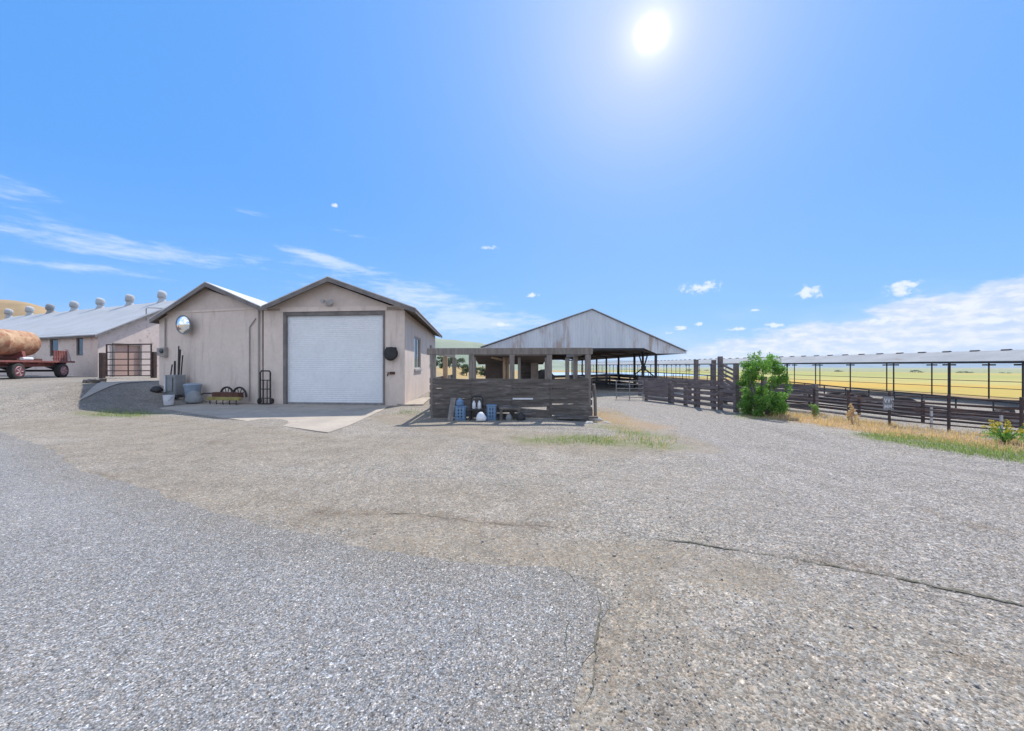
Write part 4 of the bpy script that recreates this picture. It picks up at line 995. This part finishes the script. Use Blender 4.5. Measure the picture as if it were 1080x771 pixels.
xp, yp = P(678, 0, 24.2).x, 24.2; zc = P(678, 388.5, yp).z
MB().tube([(xp, yp, TZ(xp, yp)-.2), (xp, yp, 2.5)], .075, 8).build('post', DARK, bs)
for k in (-1, 1):
    MB().bar((xp, yp-.08, zc+.05), (xp+k*.92, yp-.08, .72), .1, .06, up=(0, 1, 0)).build('brace', DARK, bs)
    MB().bar((xp, yp-.08, zc-.05), (xp+k*.3, yp-.08, 2.38), .09, .06, up=(0, 1, 0)).build('brace', DARK, bs)
MB().box((xp, yp-.13, zc), (.3, .08, .3), 0).build('gusset', DARK, bs)

# ------------------------------------------------------------------ fences
def rail_fence(name, label, cat, pts, tops, m, pm, post_h, step=2.0, rr2=None, board=None, group=None, post_r=.05, over=.0, jit=.01):
    """rails follow the ground: tops = heights of the rails above it"""
    pts = [Vector((a, b_, TZ(a, b_))) for a, b_ in pts]
    f_ = thing(name, label, cat, pts[0], group)
    ps = []
    for a, b_ in zip(pts, pts[1:]):
        n = max(1, round((b_-a).length/step))
        for i in range(n): q = a+(b_-a)*(i/n); ps.append(Vector((q.x, q.y, TZ(q.x, q.y))))
    ps.append(pts[-1])
    for q in ps:
        if board: MB().box(q+Vector((0, 0, post_h/2-.1)), (post_r*2, post_r*2, post_h+.2)).build('post', pm, f_)
        else: MB().tube([q+Vector((0, 0, -.2)), q+Vector((0, 0, post_h+random.uniform(0, over)))], post_r, 8).build('post', pm, f_)
    for h_ in tops:
        if board:
            for a, b_ in zip(ps, ps[1:]):
                d = (b_-a).normalized(); o_ = Vector((d.y, -d.x, 0)); o_ = -o_ if o_.dot(a) > 0 else o_
                MB().bar(a+Vector((0, 0, h_+random.uniform(-jit, jit)))+o_*(post_r+.02)+d*.003, b_+Vector((0, 0, h_+random.uniform(-jit, jit)))+o_*(post_r+.02)-d*.003, board*random.uniform(.9, 1.05), .035).build('plank', m, f_)
        else:
            MB().tube([q+Vector((0, 0, h_)) for q in ps], rr2, 6).build('rail', m, f_)
    return f_
WF = [(8.5, 16.2), (9.6, 13.3), (10.1, 10.15), (11.15, 8.3), (13.2, 5.8), (16, 3)]
rail_fence('pipe_fence', 'brown pipe rail fence along the dry grass on the right edge of the yard', 'fence', WF, (.16, .33, .5, .67, .82), PIPE, PIPE, .86, 1.25, .017, post_r=.03, over=.05)
WF2 = [(9.3, 17.4), (10.9, 13.9), (11.7, 10.8), (13.0, 8.7), (15.2, 6.4), (18, 4)]
rail_fence('feed_fence', 'thicker dark pipe fence standing just behind the brown pipe fence on the right', 'fence', WF2, (.1, .2, .31, .42, .55), PIPE, PIPE, .62, 1.9, .032, post_r=.04)
NR = [(22.5, 11.3), (18.7, 17.3), (15.6, 23), (12.9, 28.7), (11.4, 33.5)]
nf_ = rail_fence('neck_rail', 'dark top-railed feeding fence with short posts in front of the shade shed', 'fence', NR, (1.02,), DARK, DARK, 1.02, 1.0, .035, post_r=.028)
NB = [(a-.75, b_-.55) for a, b_ in NR]
rail_fence('corral_fence', 'long dark board fence before the feeding rail, cattle standing behind it', 'fence', NB, (.2, .46), WOODF, WOODF, .62, 2.4, board=.13, post_r=.06)
fb = MB()
for a, b_ in zip(NR, NR[1:]):
    a, b_ = Vector((a[0]-.25, a[1]-.18, TZ(*a)+.2)), Vector((b_[0]-.25, b_[1]-.18, TZ(*b_)+.2)); fb.bar(a, b_, .45, .1)
tag(fb.build('feed_bunk', CONC2), 'low pale concrete feed bunk running under the dark feeding rail', 'feed bunk')
# plank corral beside the drive
pf1 = rail_fence('plank_fence', 'dense weathered plank panel fence at the drive mouth right of the pipe gate', 'fence', [(6.15, 17.4), (6.75, 16.2)], (.12, .3, .48, .66, .82), WOODF, WOODF, .92, 1.5, board=.15, post_r=.06, jit=.02)
pf2 = rail_fence('plank_fence', 'sagging weathered rail fence between the plank panel and the tall loading posts', 'fence', [(6.8, 16.1), (7.0, 15.3), (7.16, 14.6)], (.14, .36, .6), WOODF, WOODF, .78, 1.0, board=.12, post_r=.06, jit=.03)
pf3 = rail_fence('plank_fence', 'long dark board fence running back under the right side of the pole barn', 'fence', [(XR_+.15, 23.4), (XR_+.2, 40), (XR_+.3, 60)], (.2, .5, .78), WOODF, WOODF, .9, 4.0, board=.24, post_r=.06)
pf4 = rail_fence('plank_fence', 'dark board fence crossing the floor of the pole barn from the left', 'fence', [(.6, 27), (5.6, 30), (XR_-.3, 33)], (.25, .52, .78), WOODF, WOODF, .9, 3.0, board=.2, post_r=.06)
pf5 = rail_fence('plank_fence', 'dark corral fence behind the loading chute beside the green bush', 'fence', [(6.9, 20.5), (8.2, 17.5), (9.0, 16.0), (10.4, 13.0)], (.15, .4, .65, .85), WOODF, WOODF, .95, 1.9, board=.16, post_r=.06)
ga, gb2 = Vector((4.95, 18.0)), Vector((6.05, 17.5))
pgt = thing('pipe_gate', 'low grey pipe gate standing across the drive mouth before the pole barn', 'gate', (5.5, 17.8, 0))
for z_ in (.12, .32, .52, .72, .88): MB().tube([(ga.x, ga.y, z_), (gb2.x, gb2.y, z_)], .02, 6).build('rail', PIPEG, pgt)
for k in (0, .5, 1): q = ga+(gb2-ga)*k; MB().tube([(q.x, q.y, .02), (q.x, q.y, .9)], .025, 6).build('upright', PIPEG, pgt)
# loading chute
chu = thing('loading_chute', 'tall-posted timber loading chute with slanting slats beside the green bush', 'loading chute', (7.4, 13.8, 0))
CP = [(7.16, 14.75, 1.83), (7.55, 13.75, 1.93), (7.68, 13.0, 1.68)]
for a, b_, h_ in CP: MB().box((a, b_, h_/2-.1), (.135, .135, h_+.2)).build('post', WOODF, chu, bevel=.01)
MB().box((7.42, 13.95, .85), (.12, .12, 1.9)).build('post', WOODF, chu)
for z_ in (.14, .34, .55, .78): MB().bar((7.05, 14.7, z_+.02), (7.45, 13.70, z_), .11, .035).build('plank', WOODF, chu)
for z_ in (.14, .42, .70, .86): MB().bar((7.5, 13.66, z_), (7.62, 12.9, z_+.01), .11, .035).build('plank', WOODF, chu)
for k in range(6): MB().bar((7.52, 13.68, 1.66-k*.155), (7.63, 12.92, 1.40-k*.155), .07, .03).build('slat', WOODF, chu)
# return side of the chute
for z_ in (.2, .5, .8): MB().bar((7.75, 13.05, z_), (9.0, 13.6, z_), .12, .035).build('plank', WOODF, chu)
MB().box((9.05, 13.62, .5), (.14, .14, 1.4)).build('post', WOODF, chu)

# sign on the pipe fence
sgp = P(933, 425, 10.2)
sg = thing('fence_sign', 'small grey sign with pale lettering hung on the brown pipe fence', 'sign', sgp)
sgd = Vector((.18, -1, 0)).normalized(); sgx = Vector((1, .18, 0)).normalized()
so = sgp-Vector((0, .10, 0))
MB().bar(so-sgx*.17, so+sgx*.17, .36, .015).build('panel', GREYP, sg)
mb = MB()
def stroke(pts):
    for a, b_ in zip(pts, pts[1:]): mb.bar(so+sgx*a[0]+Vector((0, -.013, a[1])), so+sgx*b_[0]+Vector((0, -.013, b_[1])), .028, .006, up=(0, -1, 0)) if False else mb.prism([so+sgx*(a[0]-.012)+Vector((0, -.012, a[1])), so+sgx*(a[0]+.012)+Vector((0, -.012, a[1])), so+sgx*(b_[0]+.012)+Vector((0, -.012, b_[1])), so+sgx*(b_[0]-.012)+Vector((0, -.012, b_[1]))], (0, -.006, 0))
for k in (-.11, 0, .11):
    stroke([(k-.035, .13), (k, .02)]); stroke([(k+.035, .13), (k+.004, .02)])
for k in (-.09, .04): stroke([(k-.045, -.13), (k-.04, -.03)]); stroke([(k-.04, -.03), (k, -.11)]); stroke([(k, -.11), (k+.04, -.03)]); stroke([(k+.04, -.03), (k+.045, -.13)])
stroke([(.13, -.13), (.13, -.08)])
mb.build('lettering', WHITEP, sg)
for px, py, yt, lab in ((983, 452, 430, 'pale steel fence post left of the yellow-flowered weed'), (1057, 456, 437, 'pale steel fence post right behind the yellow-flowered weed')):
    p = G2(px, py); tp = P(px, yt, p.y); tag(MB().prism([(p.x-.025, p.y, p.z-.1), (p.x+.025, p.y, p.z-.1), (p.x+.025, p.y+.03, p.z-.1), (p.x-.025, p.y+.03, p.z-.1)], (0, 0, tp.z-p.z+.1)).build('steel_post', FRAMEW), lab, 'post', 'pale steel posts')

# ------------------------------------------------------------------ long shade shed
ls = thing('shade_shed', 'very long open cattle shade with a low metal roof on thin posts', 'shade shed', (36, 60, -1.2))
def lx(X0, Y): return X0-.0325*Y
X0, XW, LA, LB = 36.0, 6.2, 8.0, 176.0
ze, zr = 1.935, 2.79
mb = MB()
for a, za, b_, zb_ in ((X0, ze, X0+XW/2, zr), (X0+XW/2, zr, X0+XW, ze)):
    mb.prism([(lx(a, LA), LA, za), (lx(b_, LA), LA, zb_), (lx(b_, LB), LB, zb_), (lx(a, LB), LB, za)], (0, 0, -.035))
lr = mb.build('roof', ROOFS, ls)
MB().prism([(lx(X0, LA)+.02, LA, ze-.04), (lx(X0, LB)+.02, LB, ze-.04), (lx(X0, LB)+.02, LB, ze-.15), (lx(X0, LA)+.02, LA, ze-.15)], (.1, 0, 0)).build('eave_beam', DARK, ls)
MB().prism([(lx(X0+XW, LA)-.02, LA, ze-.04), (lx(X0+XW, LB)-.02, LB, ze-.04), (lx(X0+XW, LB)-.02, LB, ze-.15), (lx(X0+XW, LA)-.02, LA, ze-.15)], (-.1, 0, 0)).build('eave_beam', DARK, ls)
Y = LA+1.5
while Y < 150:
    x_ = lx(X0+XW/2, Y); MB().prism([(x_-.13, Y, zr-.05), (x_+.13, Y, zr-.05), (x_+.13, Y, zr+.045), (x_, Y, zr+.085), (x_-.13, Y, zr+.045)], (-.03, .5, 0)).build('ridge_vent', DARK, lr); Y += 1.95
Y = LA+1.0; k = 0
while Y < LB-1:
    for row in (0, 1):
        if row == 0 or k % 1 == 0:
            yy = Y+(2.1 if row else 0); x_ = lx(X0+.15 if row == 0 else X0+XW-.15, yy); gz = TZ(x_, yy)
            MB().tube([(x_, yy, gz-.2), (x_, yy, ze-.1)], .085 if (row == 0 and k % 4 == 1) else .052, 8).build('post', DARK, ls)
            MB().bar((x_, yy-.45, ze-.28), (x_, yy+.45, ze-.28), .12, .08).build('post_cap', DARK, ls)
    Y += 4.3; k += 1
for z_ in (.9, 1.5):
    MB().tube([(lx(X0+XW+.1, LA), LA, z_-1.25), (lx(X0+XW+.1, 60), 60, z_-1.25), (lx(X0+XW+.1, LB), LB, z_-1.25)], .03, 5).build('cable_rail', DARK, ls)

# ------------------------------------------------------------------ cattle
def cow(loc, rz, label, down=False):
    L = .72
    V = [(0, 0, .88), (.35, 0, .9), (.75, 0, .93), (-.35, 0, .9), (-.62, 0, .93), (.98, 0, 1.0), (1.18, 0, 1.02 if not down else .6), (1.42, 0, .92 if not down else .42),
         (.62, .16, .62), (.62, .17, .34), (.62, .17, .03), (.62, -.16, .62), (.58, -.17, .34), (.6, -.17, .03),
         (-.58, .17, .62), (-.68, .18, .38), (-.62, .18, .03), (-.58, -.17, .62), (-.66, -.18, .38), (-.6, -.18, .03), (-.78, 0, .85), (-.8, 0, .45),
         (1.2, .14, 1.08 if not down else .68), (1.2, -.14, 1.08 if not down else .68)]
    E = [(0, 1), (1, 2), (0, 3), (3, 4), (2, 5), (5, 6), (6, 7), (2, 8), (8, 9), (9, 10), (2, 11), (11, 12), (12, 13), (4, 14), (14, 15), (15, 16), (4, 17), (17, 18), (18, 19), (4, 20), (20, 21), (6, 22), (6, 23)]
    Rr = [.33, .33, .28, .32, .25, .17, .13, .09, .11, .06, .05, .11, .06, .05, .13, .065, .05, .13, .065, .05, .05, .03, .05, .05]
    me = bpy.data.meshes.new('cow'); me.from_pydata([tuple(Vector(v)*L*SC) for v in V], E, []); me.materials.append(HIDE)
    o = bpy.data.objects.new('cow', me); COL.objects.link(o)
    s_ = o.modifiers.new('skin', 'SKIN'); s_.use_smooth_shade = True
    ly = me.skin_vertices[0] if me.skin_vertices else None
    if ly is None:
        bm = bmesh.new(); bm.from_mesh(me); bm.verts.layers.skin.verify(); bm.to_mesh(me); bm.free(); ly = me.skin_vertices[0]
    for i, r_ in enumerate(Rr): ly.data[i].radius = (r_*L*SC, r_*L*SC); ly.data[i].use_root = (i == 0)
    q = o.modifiers.new('sub', 'SUBSURF'); q.levels = q.render_levels = 1
    o.location = Vector(loc)*SC; o.rotation_euler = (0, 0, rz)
    return tag(o, label, 'cow', 'black cattle at the feeding rail')
for px, off, rz, lab, dn in ((951, .9, 2.7, 'black cow behind the rail above the fence sign', True), (1058, 1.0, .4, 'black cow behind the rail above the yellow-flowered weed', True), (905, 1.6, 2.3, 'black cow farther along the rail, left of the sign', True), (880, 2.5, .3, 'black cow standing farthest off, nearest the green bush', True)):
    k = (px-CX)/F; best = None
    for a, b_ in zip(NR, NR[1:]):
        for u in np.linspace(0, 1, 60):
            q = (a[0]+(b_[0]-a[0])*u+off*.85, a[1]+(b_[1]-a[1])*u+off*.5)
            if best is None or abs(q[0]/q[1]-k) < best[0]: best = (abs(q[0]/q[1]-k), q)
    q = best[1]; cow((q[0], q[1], TZ(*q)-.0), rz, lab, dn)

# ------------------------------------------------------------------ vegetation
def leaves(centers, n, size, m, name, parent=None, seed=1, droop=.3):
    """many small leaf faces round clump centres (x, y, z, r, rz)"""
    rs = np.random.default_rng(seed); c = np.array(centers, float); wts = (c[:, 3]**2); wts /= wts.sum()
    idx = rs.choice(len(c), n, p=wts); d = rs.normal(size=(n, 3)); d /= np.linalg.norm(d, axis=1)[:, None]
    rad = rs.random(n)**.45
    pos = c[idx, :3]+d*rad[:, None]*np.stack([c[idx, 3], c[idx, 3], c[idx, 4]], 1)
    a = rs.normal(size=(n, 3)); a += d*.6; a[:, 2] -= droop; a /= np.linalg.norm(a, axis=1)[:, None]
    b_ = np.cross(a, rs.normal(size=(n, 3))); b_ /= np.linalg.norm(b_, axis=1)[:, None]
    s_ = size*(.45+1.05*rs.random(n)**1.6); A_ = a*s_[:, None]; B_ = b_*(s_*.42)[:, None]
    V = np.stack([pos-A_*.5, pos+B_*.5+A_*.05, pos+A_*.5, pos-B_*.5+A_*.05], 1).reshape(-1, 3)
    if parent is not None: V = V-np.array(WL[parent.name])
    o = polymesh(name, m, V, np.arange(n*4).reshape(-1, 4), kind=None)
    if parent is not None: o.parent = parent; WL[o.name] = WL[parent.name]
    return o
bp_ = G2(806, 438); bush = thing('bush', 'bright green leafy bush growing beside the timber loading chute', 'bush', bp_)
rs = random.Random(4); cl = []; stems = MB()
for i in range(60):
    a = rs.uniform(0, 6.28); hh = rs.uniform(.12, 1.74); rr_2 = .66*rs.random()**.5*(1.08-.42*abs(hh-.85)/1.0)
    x_, y_ = bp_.x+math.cos(a)*rr_2*1.05, bp_.y+math.sin(a)*rr_2*.9+.1
    cl.append((x_, y_, bp_.z+hh, rs.uniform(.08, .21), rs.uniform(.1, .29)))
    if i % 2 == 0:
        b0_ = Vector((bp_.x+math.cos(a)*.1, bp_.y+math.sin(a)*.1+.1, bp_.z-.05)); e_ = Vector((x_, y_, bp_.z+hh+.1)); md = (b0_+e_)/2+Vector((0, 0, .12)); stems.tube([b0_, md, e_], [.02, .014, .005], 5)
for k in range(16):
    a = rs.uniform(0, 6.28); cl.append((bp_.x+math.cos(a)*.42, bp_.y+.1+math.sin(a)*.4, bp_.z+rs.uniform(.05, .6), .19, .2))
for k in range(9):
    a = rs.uniform(0, 6.28); cl.append((bp_.x+math.cos(a)*.35+(-.12), bp_.y+.1+math.sin(a)*.3, bp_.z+rs.uniform(1.5, 1.88), .09, .17))
cl.append((bp_.x-.08, bp_.y+.1, bp_.z+1.95, .06, .13))
leaves(cl, 21000, .072, LEAF, 'foliage', bush, 2); stems.build('stems', WOODF, bush)
# far trees seen through the pen
for i, (px, Yt, h_, wd) in enumerate(((466, 95, 3.2, 1.7), (474, 110, 3.6, 2.2), (484, 120, 3.4, 2.4), (492, 105, 4.0, 2.1), (503, 118, 3.5, 2.3), (511, 100, 3.0, 1.8), (457, 120, 3.4, 2.2))):
    x_ = (px-CX)/F*Yt; z_ = TZ(x_, Yt)
    t_ = thing('tree', 'far rounded dark green tree in the row glimpsed through the timber pen', 'tree', (x_, Yt, z_), 'far trees behind the pen')
    rs = random.Random(50+i); cl = [(x_+rs.uniform(-.55, .55)*wd, Yt+rs.uniform(-.5, .5)*wd, z_+h_*rs.uniform(.12, .85), wd*rs.uniform(.28, .46), h_*rs.uniform(.1, .18)) for _ in range(16)]
    leaves(cl, 1700, .34, LEAFD, 'crown', t_, 60+i); MB().tube([(x_, Yt, z_-.2), (x_+.05, Yt, z_+h_*.4), (x_, Yt, z_+h_*.7)], [.16, .12, .05], 7).build('trunk', WOODF, t_)
for i, (px, Yt, h_, wd) in enumerate(((820, 620, 7, 9), (884, 560, 6, 8), (964, 500, 6.5, 9), (972, 505, 5, 6), (1016, 480, 6, 8), (1024, 486, 5, 7), (745, 640, 6, 9), (736, 650, 7, 9), (725, 640, 6, 8), (1062, 520, 6, 9))):
    x_ = (px-CX)/F*Yt; z_ = TZ(x_, Yt)
    t_ = thing('tree', 'tiny far dark tree standing out on the golden fields near the hills', 'tree', (x_, Yt, z_), 'tiny trees far out on the fields')
    rs = random.Random(150+i); cl = [(x_+rs.uniform(-.55, .55)*wd, Yt+rs.uniform(-.5, .5)*wd, z_+h_*rs.uniform(.2, .85), wd*rs.uniform(.25, .42), h_*rs.uniform(.12, .2)) for _ in range(14)]
    leaves(cl, 500, 1.1, LEAFD, 'crown', t_, 160+i); MB().tube([(x_, Yt, z_-.4), (x_+.1, Yt, z_+h_*.5), (x_, Yt, z_+h_*.7)], [.4, .3, .1], 6).build('trunk', WOODF, t_)
def inpoly(p, poly):
    c_ = False; n = len(poly)
    for i in range(n):
        (x1, y1), (x2, y2) = poly[i], poly[(i+1) % n]
        if (y1 > p[1]) != (y2 > p[1]) and p[0] < (x2-x1)*(p[1]-y1)/(y2-y1)+x1: c_ = not c_
    return c_
def grass(name, m, polys, n, hgt, wid, label_kind='stuff', seed=3, lean=.45, clump=.25):
    rs = random.Random(seed); V = []; Fc = []; k = 0
    for poly, share in polys:
        pw = gl(*poly); xs_ = [p[0] for p in pw]; ys_ = [p[1] for p in pw]; cnt = 0; tries = 0
        while cnt < n*share and tries < n*60:
            tries += 1
            cx2, cy2 = rs.uniform(min(xs_), max(xs_)), rs.uniform(min(ys_), max(ys_))
            if not inpoly((cx2, cy2), pw): continue
            kk = rs.random()**1.6
            for _ in range(rs.randint(4, 14)):
                x_, y_ = cx2+rs.gauss(0, clump*.4), cy2+rs.gauss(0, clump*.4); z_ = TZ(x_, y_)-.01; h_ = hgt*(.35+.9*kk)*rs.uniform(.5, 1.25); a = rs.uniform(0, 6.283); l_ = h_*lean*rs.uniform(.2, 1.5); w_ = wid*rs.uniform(.6, 1.4)
                px_, py_ = math.cos(a), math.sin(a); mx_, my_, mz_ = x_+px_*l_*.35, y_+py_*l_*.35, z_+h_*.6
                V += [(x_-py_*w_/2, y_+px_*w_/2, z_), (x_+py_*w_/2, y_-px_*w_/2, z_), (mx_+py_*w_*.4, my_-px_*w_*.4, mz_), (mx_-py_*w_*.4, my_+px_*w_*.4, mz_),
                      (x_+px_*l_, y_+py_*l_, z_+h_*.95)]
                Fc.append((k, k+1, k+2, k+3)); Fc.append((k+3, k+2, k+4, k+4)); k += 5; cnt += 1
    V = np.array(V); Fq = [f for f in Fc]
    me = bpy.data.meshes.new(name); me.from_pydata([tuple(np.array(v)*SC) for v in V], [], [f if f[2] != f[3] else f[:3] for f in Fq]); me.materials.append(m)
    o = bpy.data.objects.new(name, me); COL.objects.link(o); o['kind'] = label_kind
    return o
tag(grass('dry_grass', GRASSD, [([(800, 438), (850, 447), (940, 461), (1020, 472), (1110, 484), (1200, 486), (1090, 462), (1000, 456), (930, 446), (860, 437), (815, 434)], .8), ], 11000, .135, .009), None, None, None, 'stuff')
tag(grass('sparse_weeds', GRASSD, [([(628, 436), (640, 430), (672, 446), (690, 455), (655, 455), (632, 447)], .7), ([(560, 470), (700, 476), (720, 462), (640, 458)], .3)], 1500, .07, .010, seed=21, clump=.35), None, None, None, 'stuff')
grass('green_grass', GRASSG, [([(900, 458), (960, 470), (1030, 481), (1110, 492), (1110, 480), (1020, 467), (950, 458)], .62), ([(565, 466), (620, 468), (652, 470), (648, 462), (600, 460)], .10), ([(640, 452), (700, 458), (712, 470), (680, 475), (655, 462)], .06), ([(98, 438), (155, 441), (150, 433), (118, 431)], .12), ([(418, 436), (450, 438), (448, 433), (420, 432)], .03), ([(775, 441), (830, 446), (815, 436), (780, 434)], .07)], 8000, .095, .010, seed=9, clump=.38)
# yellow-flowered weed by the pipe fence
yp_ = G2(1060, 467); yw = thing('yellow_weed', 'green weed crowned with yellow flowers beside the pipe fence at the right', 'weed', yp_)
rs = random.Random(31); cl = []; yc = []; stm = MB()
for i in range(26):
    a = rs.uniform(0, 6.28); r_ = .26*math.sqrt(rs.random()); hh = rs.uniform(.26, .46)*(1-.5*r_); q = Vector((yp_.x+math.cos(a)*r_*1.5, yp_.y+math.sin(a)*r_, yp_.z+hh)); yc.append((q.x, q.y, q.z, .045, .04)); cl.append((q.x, q.y, yp_.z+hh*.5, .07, .11)); stm.tube([(yp_.x, yp_.y, yp_.z-.02), ((yp_.x+q.x)/2, (yp_.y+q.y)/2, yp_.z+hh*.55), tuple(q)], .006, 4)
leaves(cl, 700, .05, LEAF, 'foliage', yw, 5); leaves(yc, 900, .03, YFLOW, 'flowers', yw, 6); stm.build('stems', LEAF, yw)
for i, (px, py, h_, m_, lab) in enumerate(((858, 441, .42, LEAF, 'lone green weed rising from the dry grass by the pipe fence'), (899, 447, .5, GRASSD, 'tall brown dead weed standing in the dry grass left of the sign'))):
    p = G2(px, py); w_ = thing('tall_weed', lab, 'weed', p); rs = random.Random(70+i); cl = []; stm = MB()
    for k in range(12):
        a = rs.uniform(0, 6.28); q = p+Vector((math.cos(a)*.14*rs.random(), math.sin(a)*.14*rs.random(), h_*rs.uniform(.4, 1.1))); cl.append((q.x, q.y, q.z-.08, .05, .1)); stm.tube([tuple(p-Vector((0, 0, .02))), tuple(q)], .006, 4)
    leaves(cl, 420, .05, m_, 'foliage', w_, 80+i); stm.build('stems', GRASSD, w_)
# loose stones over the gravel
N = 30000
rs = np.random.default_rng(5); qa = np.radians(rs.uniform(-60, 60, N)); qr = 1.3+10*rs.random(N)**1.35
sx, sy = qr*np.sin(qa), qr*np.cos(qa); onroad = np.array([inpoly((a, b_), [(-24, 13.0), (-17, 10.6)]+road_edge+[(.22, 1.1), (.1, -6), (-30, -6)]) for a, b_ in zip(sx, sy)])
keep = (~onroad) | (rs.random(N) < .16); sx, sy, onr = sx[keep], sy[keep], onroad[keep]; n = len(sx)
size = (.003+.0055*rs.random(n)**4.0)*np.where(onr, .8, 1.0)*np.where(rs.random(n) < .02, 2.2, 1.0)
octv = np.array([(1, 0, 0), (0, 1, 0), (-1, 0, 0), (0, -1, 0), (0, 0, .3), (0, 0, -.4)], float)
octf = np.array([(0, 1, 4), (1, 2, 4), (2, 3, 4), (3, 0, 4), (1, 0, 5), (2, 1, 5), (3, 2, 5), (0, 3, 5)])
jv = octv[None]*rs.uniform(.6, 1.35, (n, 6, 1))+rs.normal(0, .12, (n, 6, 3)); th = rs.random(n)*6.28
rot = np.stack([np.stack([np.cos(th), -np.sin(th)], -1), np.stack([np.sin(th), np.cos(th)], -1)], 1)
jv[..., :2] = np.einsum('nij,nkj->nki', rot, jv[..., :2]); jv *= size[:, None, None]
jv += np.stack([sx, sy, T(sx, sy)+size*.25+.004], -1)[:, None]
STONE, t, b = newmat('loose_stone'); g_ = t.nodes.new('ShaderNodeNewGeometry'); rmp = t.nodes.new('ShaderNodeValToRGB'); t.links.new(g_.outputs['Random Per Island'], rmp.inputs[0])
els = rmp.color_ramp.elements; els[0].color = (.21, .2, .19, 1); els[1].color = (.60, .58, .55, 1)
for p_, c_ in ((.45, (.28, .265, .25, 1)), (.8, (.33, .30, .27, 1)), (.93, (.42, .40, .38, 1))): e_ = els.new(p_); e_.color = c_
t.links.new(rmp.outputs[0], b.inputs['Base Color']); b.inputs['Roughness'].default_value = .9
polymesh('loose_gravel', STONE, jv.reshape(-1, 3), (octf[None]+np.arange(n)[:, None, None]*6).reshape(-1, 3), kind='stuff')
lg = bpy.data.objects['loose_gravel'].data; lg.polygons.foreach_set('use_smooth', [True]*len(lg.polygons))

# thin air that fades the far hills
hz = MB().box((0, 2800, 40), (12000, 8000, 130))
HAZE = bpy.data.materials.new('haze_air'); HAZE.use_nodes = True; t = HAZE.node_tree; t.nodes.clear()
o_ = t.nodes.new('ShaderNodeOutputMaterial'); pv = t.nodes.new('ShaderNodeVolumePrincipled'); pv.inputs['Density'].default_value = .00010; pv.inputs['Color'].default_value = (.80, .90, 1, 1); pv.inputs['Anisotropy'].default_value = .3
t.links.new(pv.outputs[0], o_.inputs['Volume']); hz.build('haze', HAZE, kind='stuff')
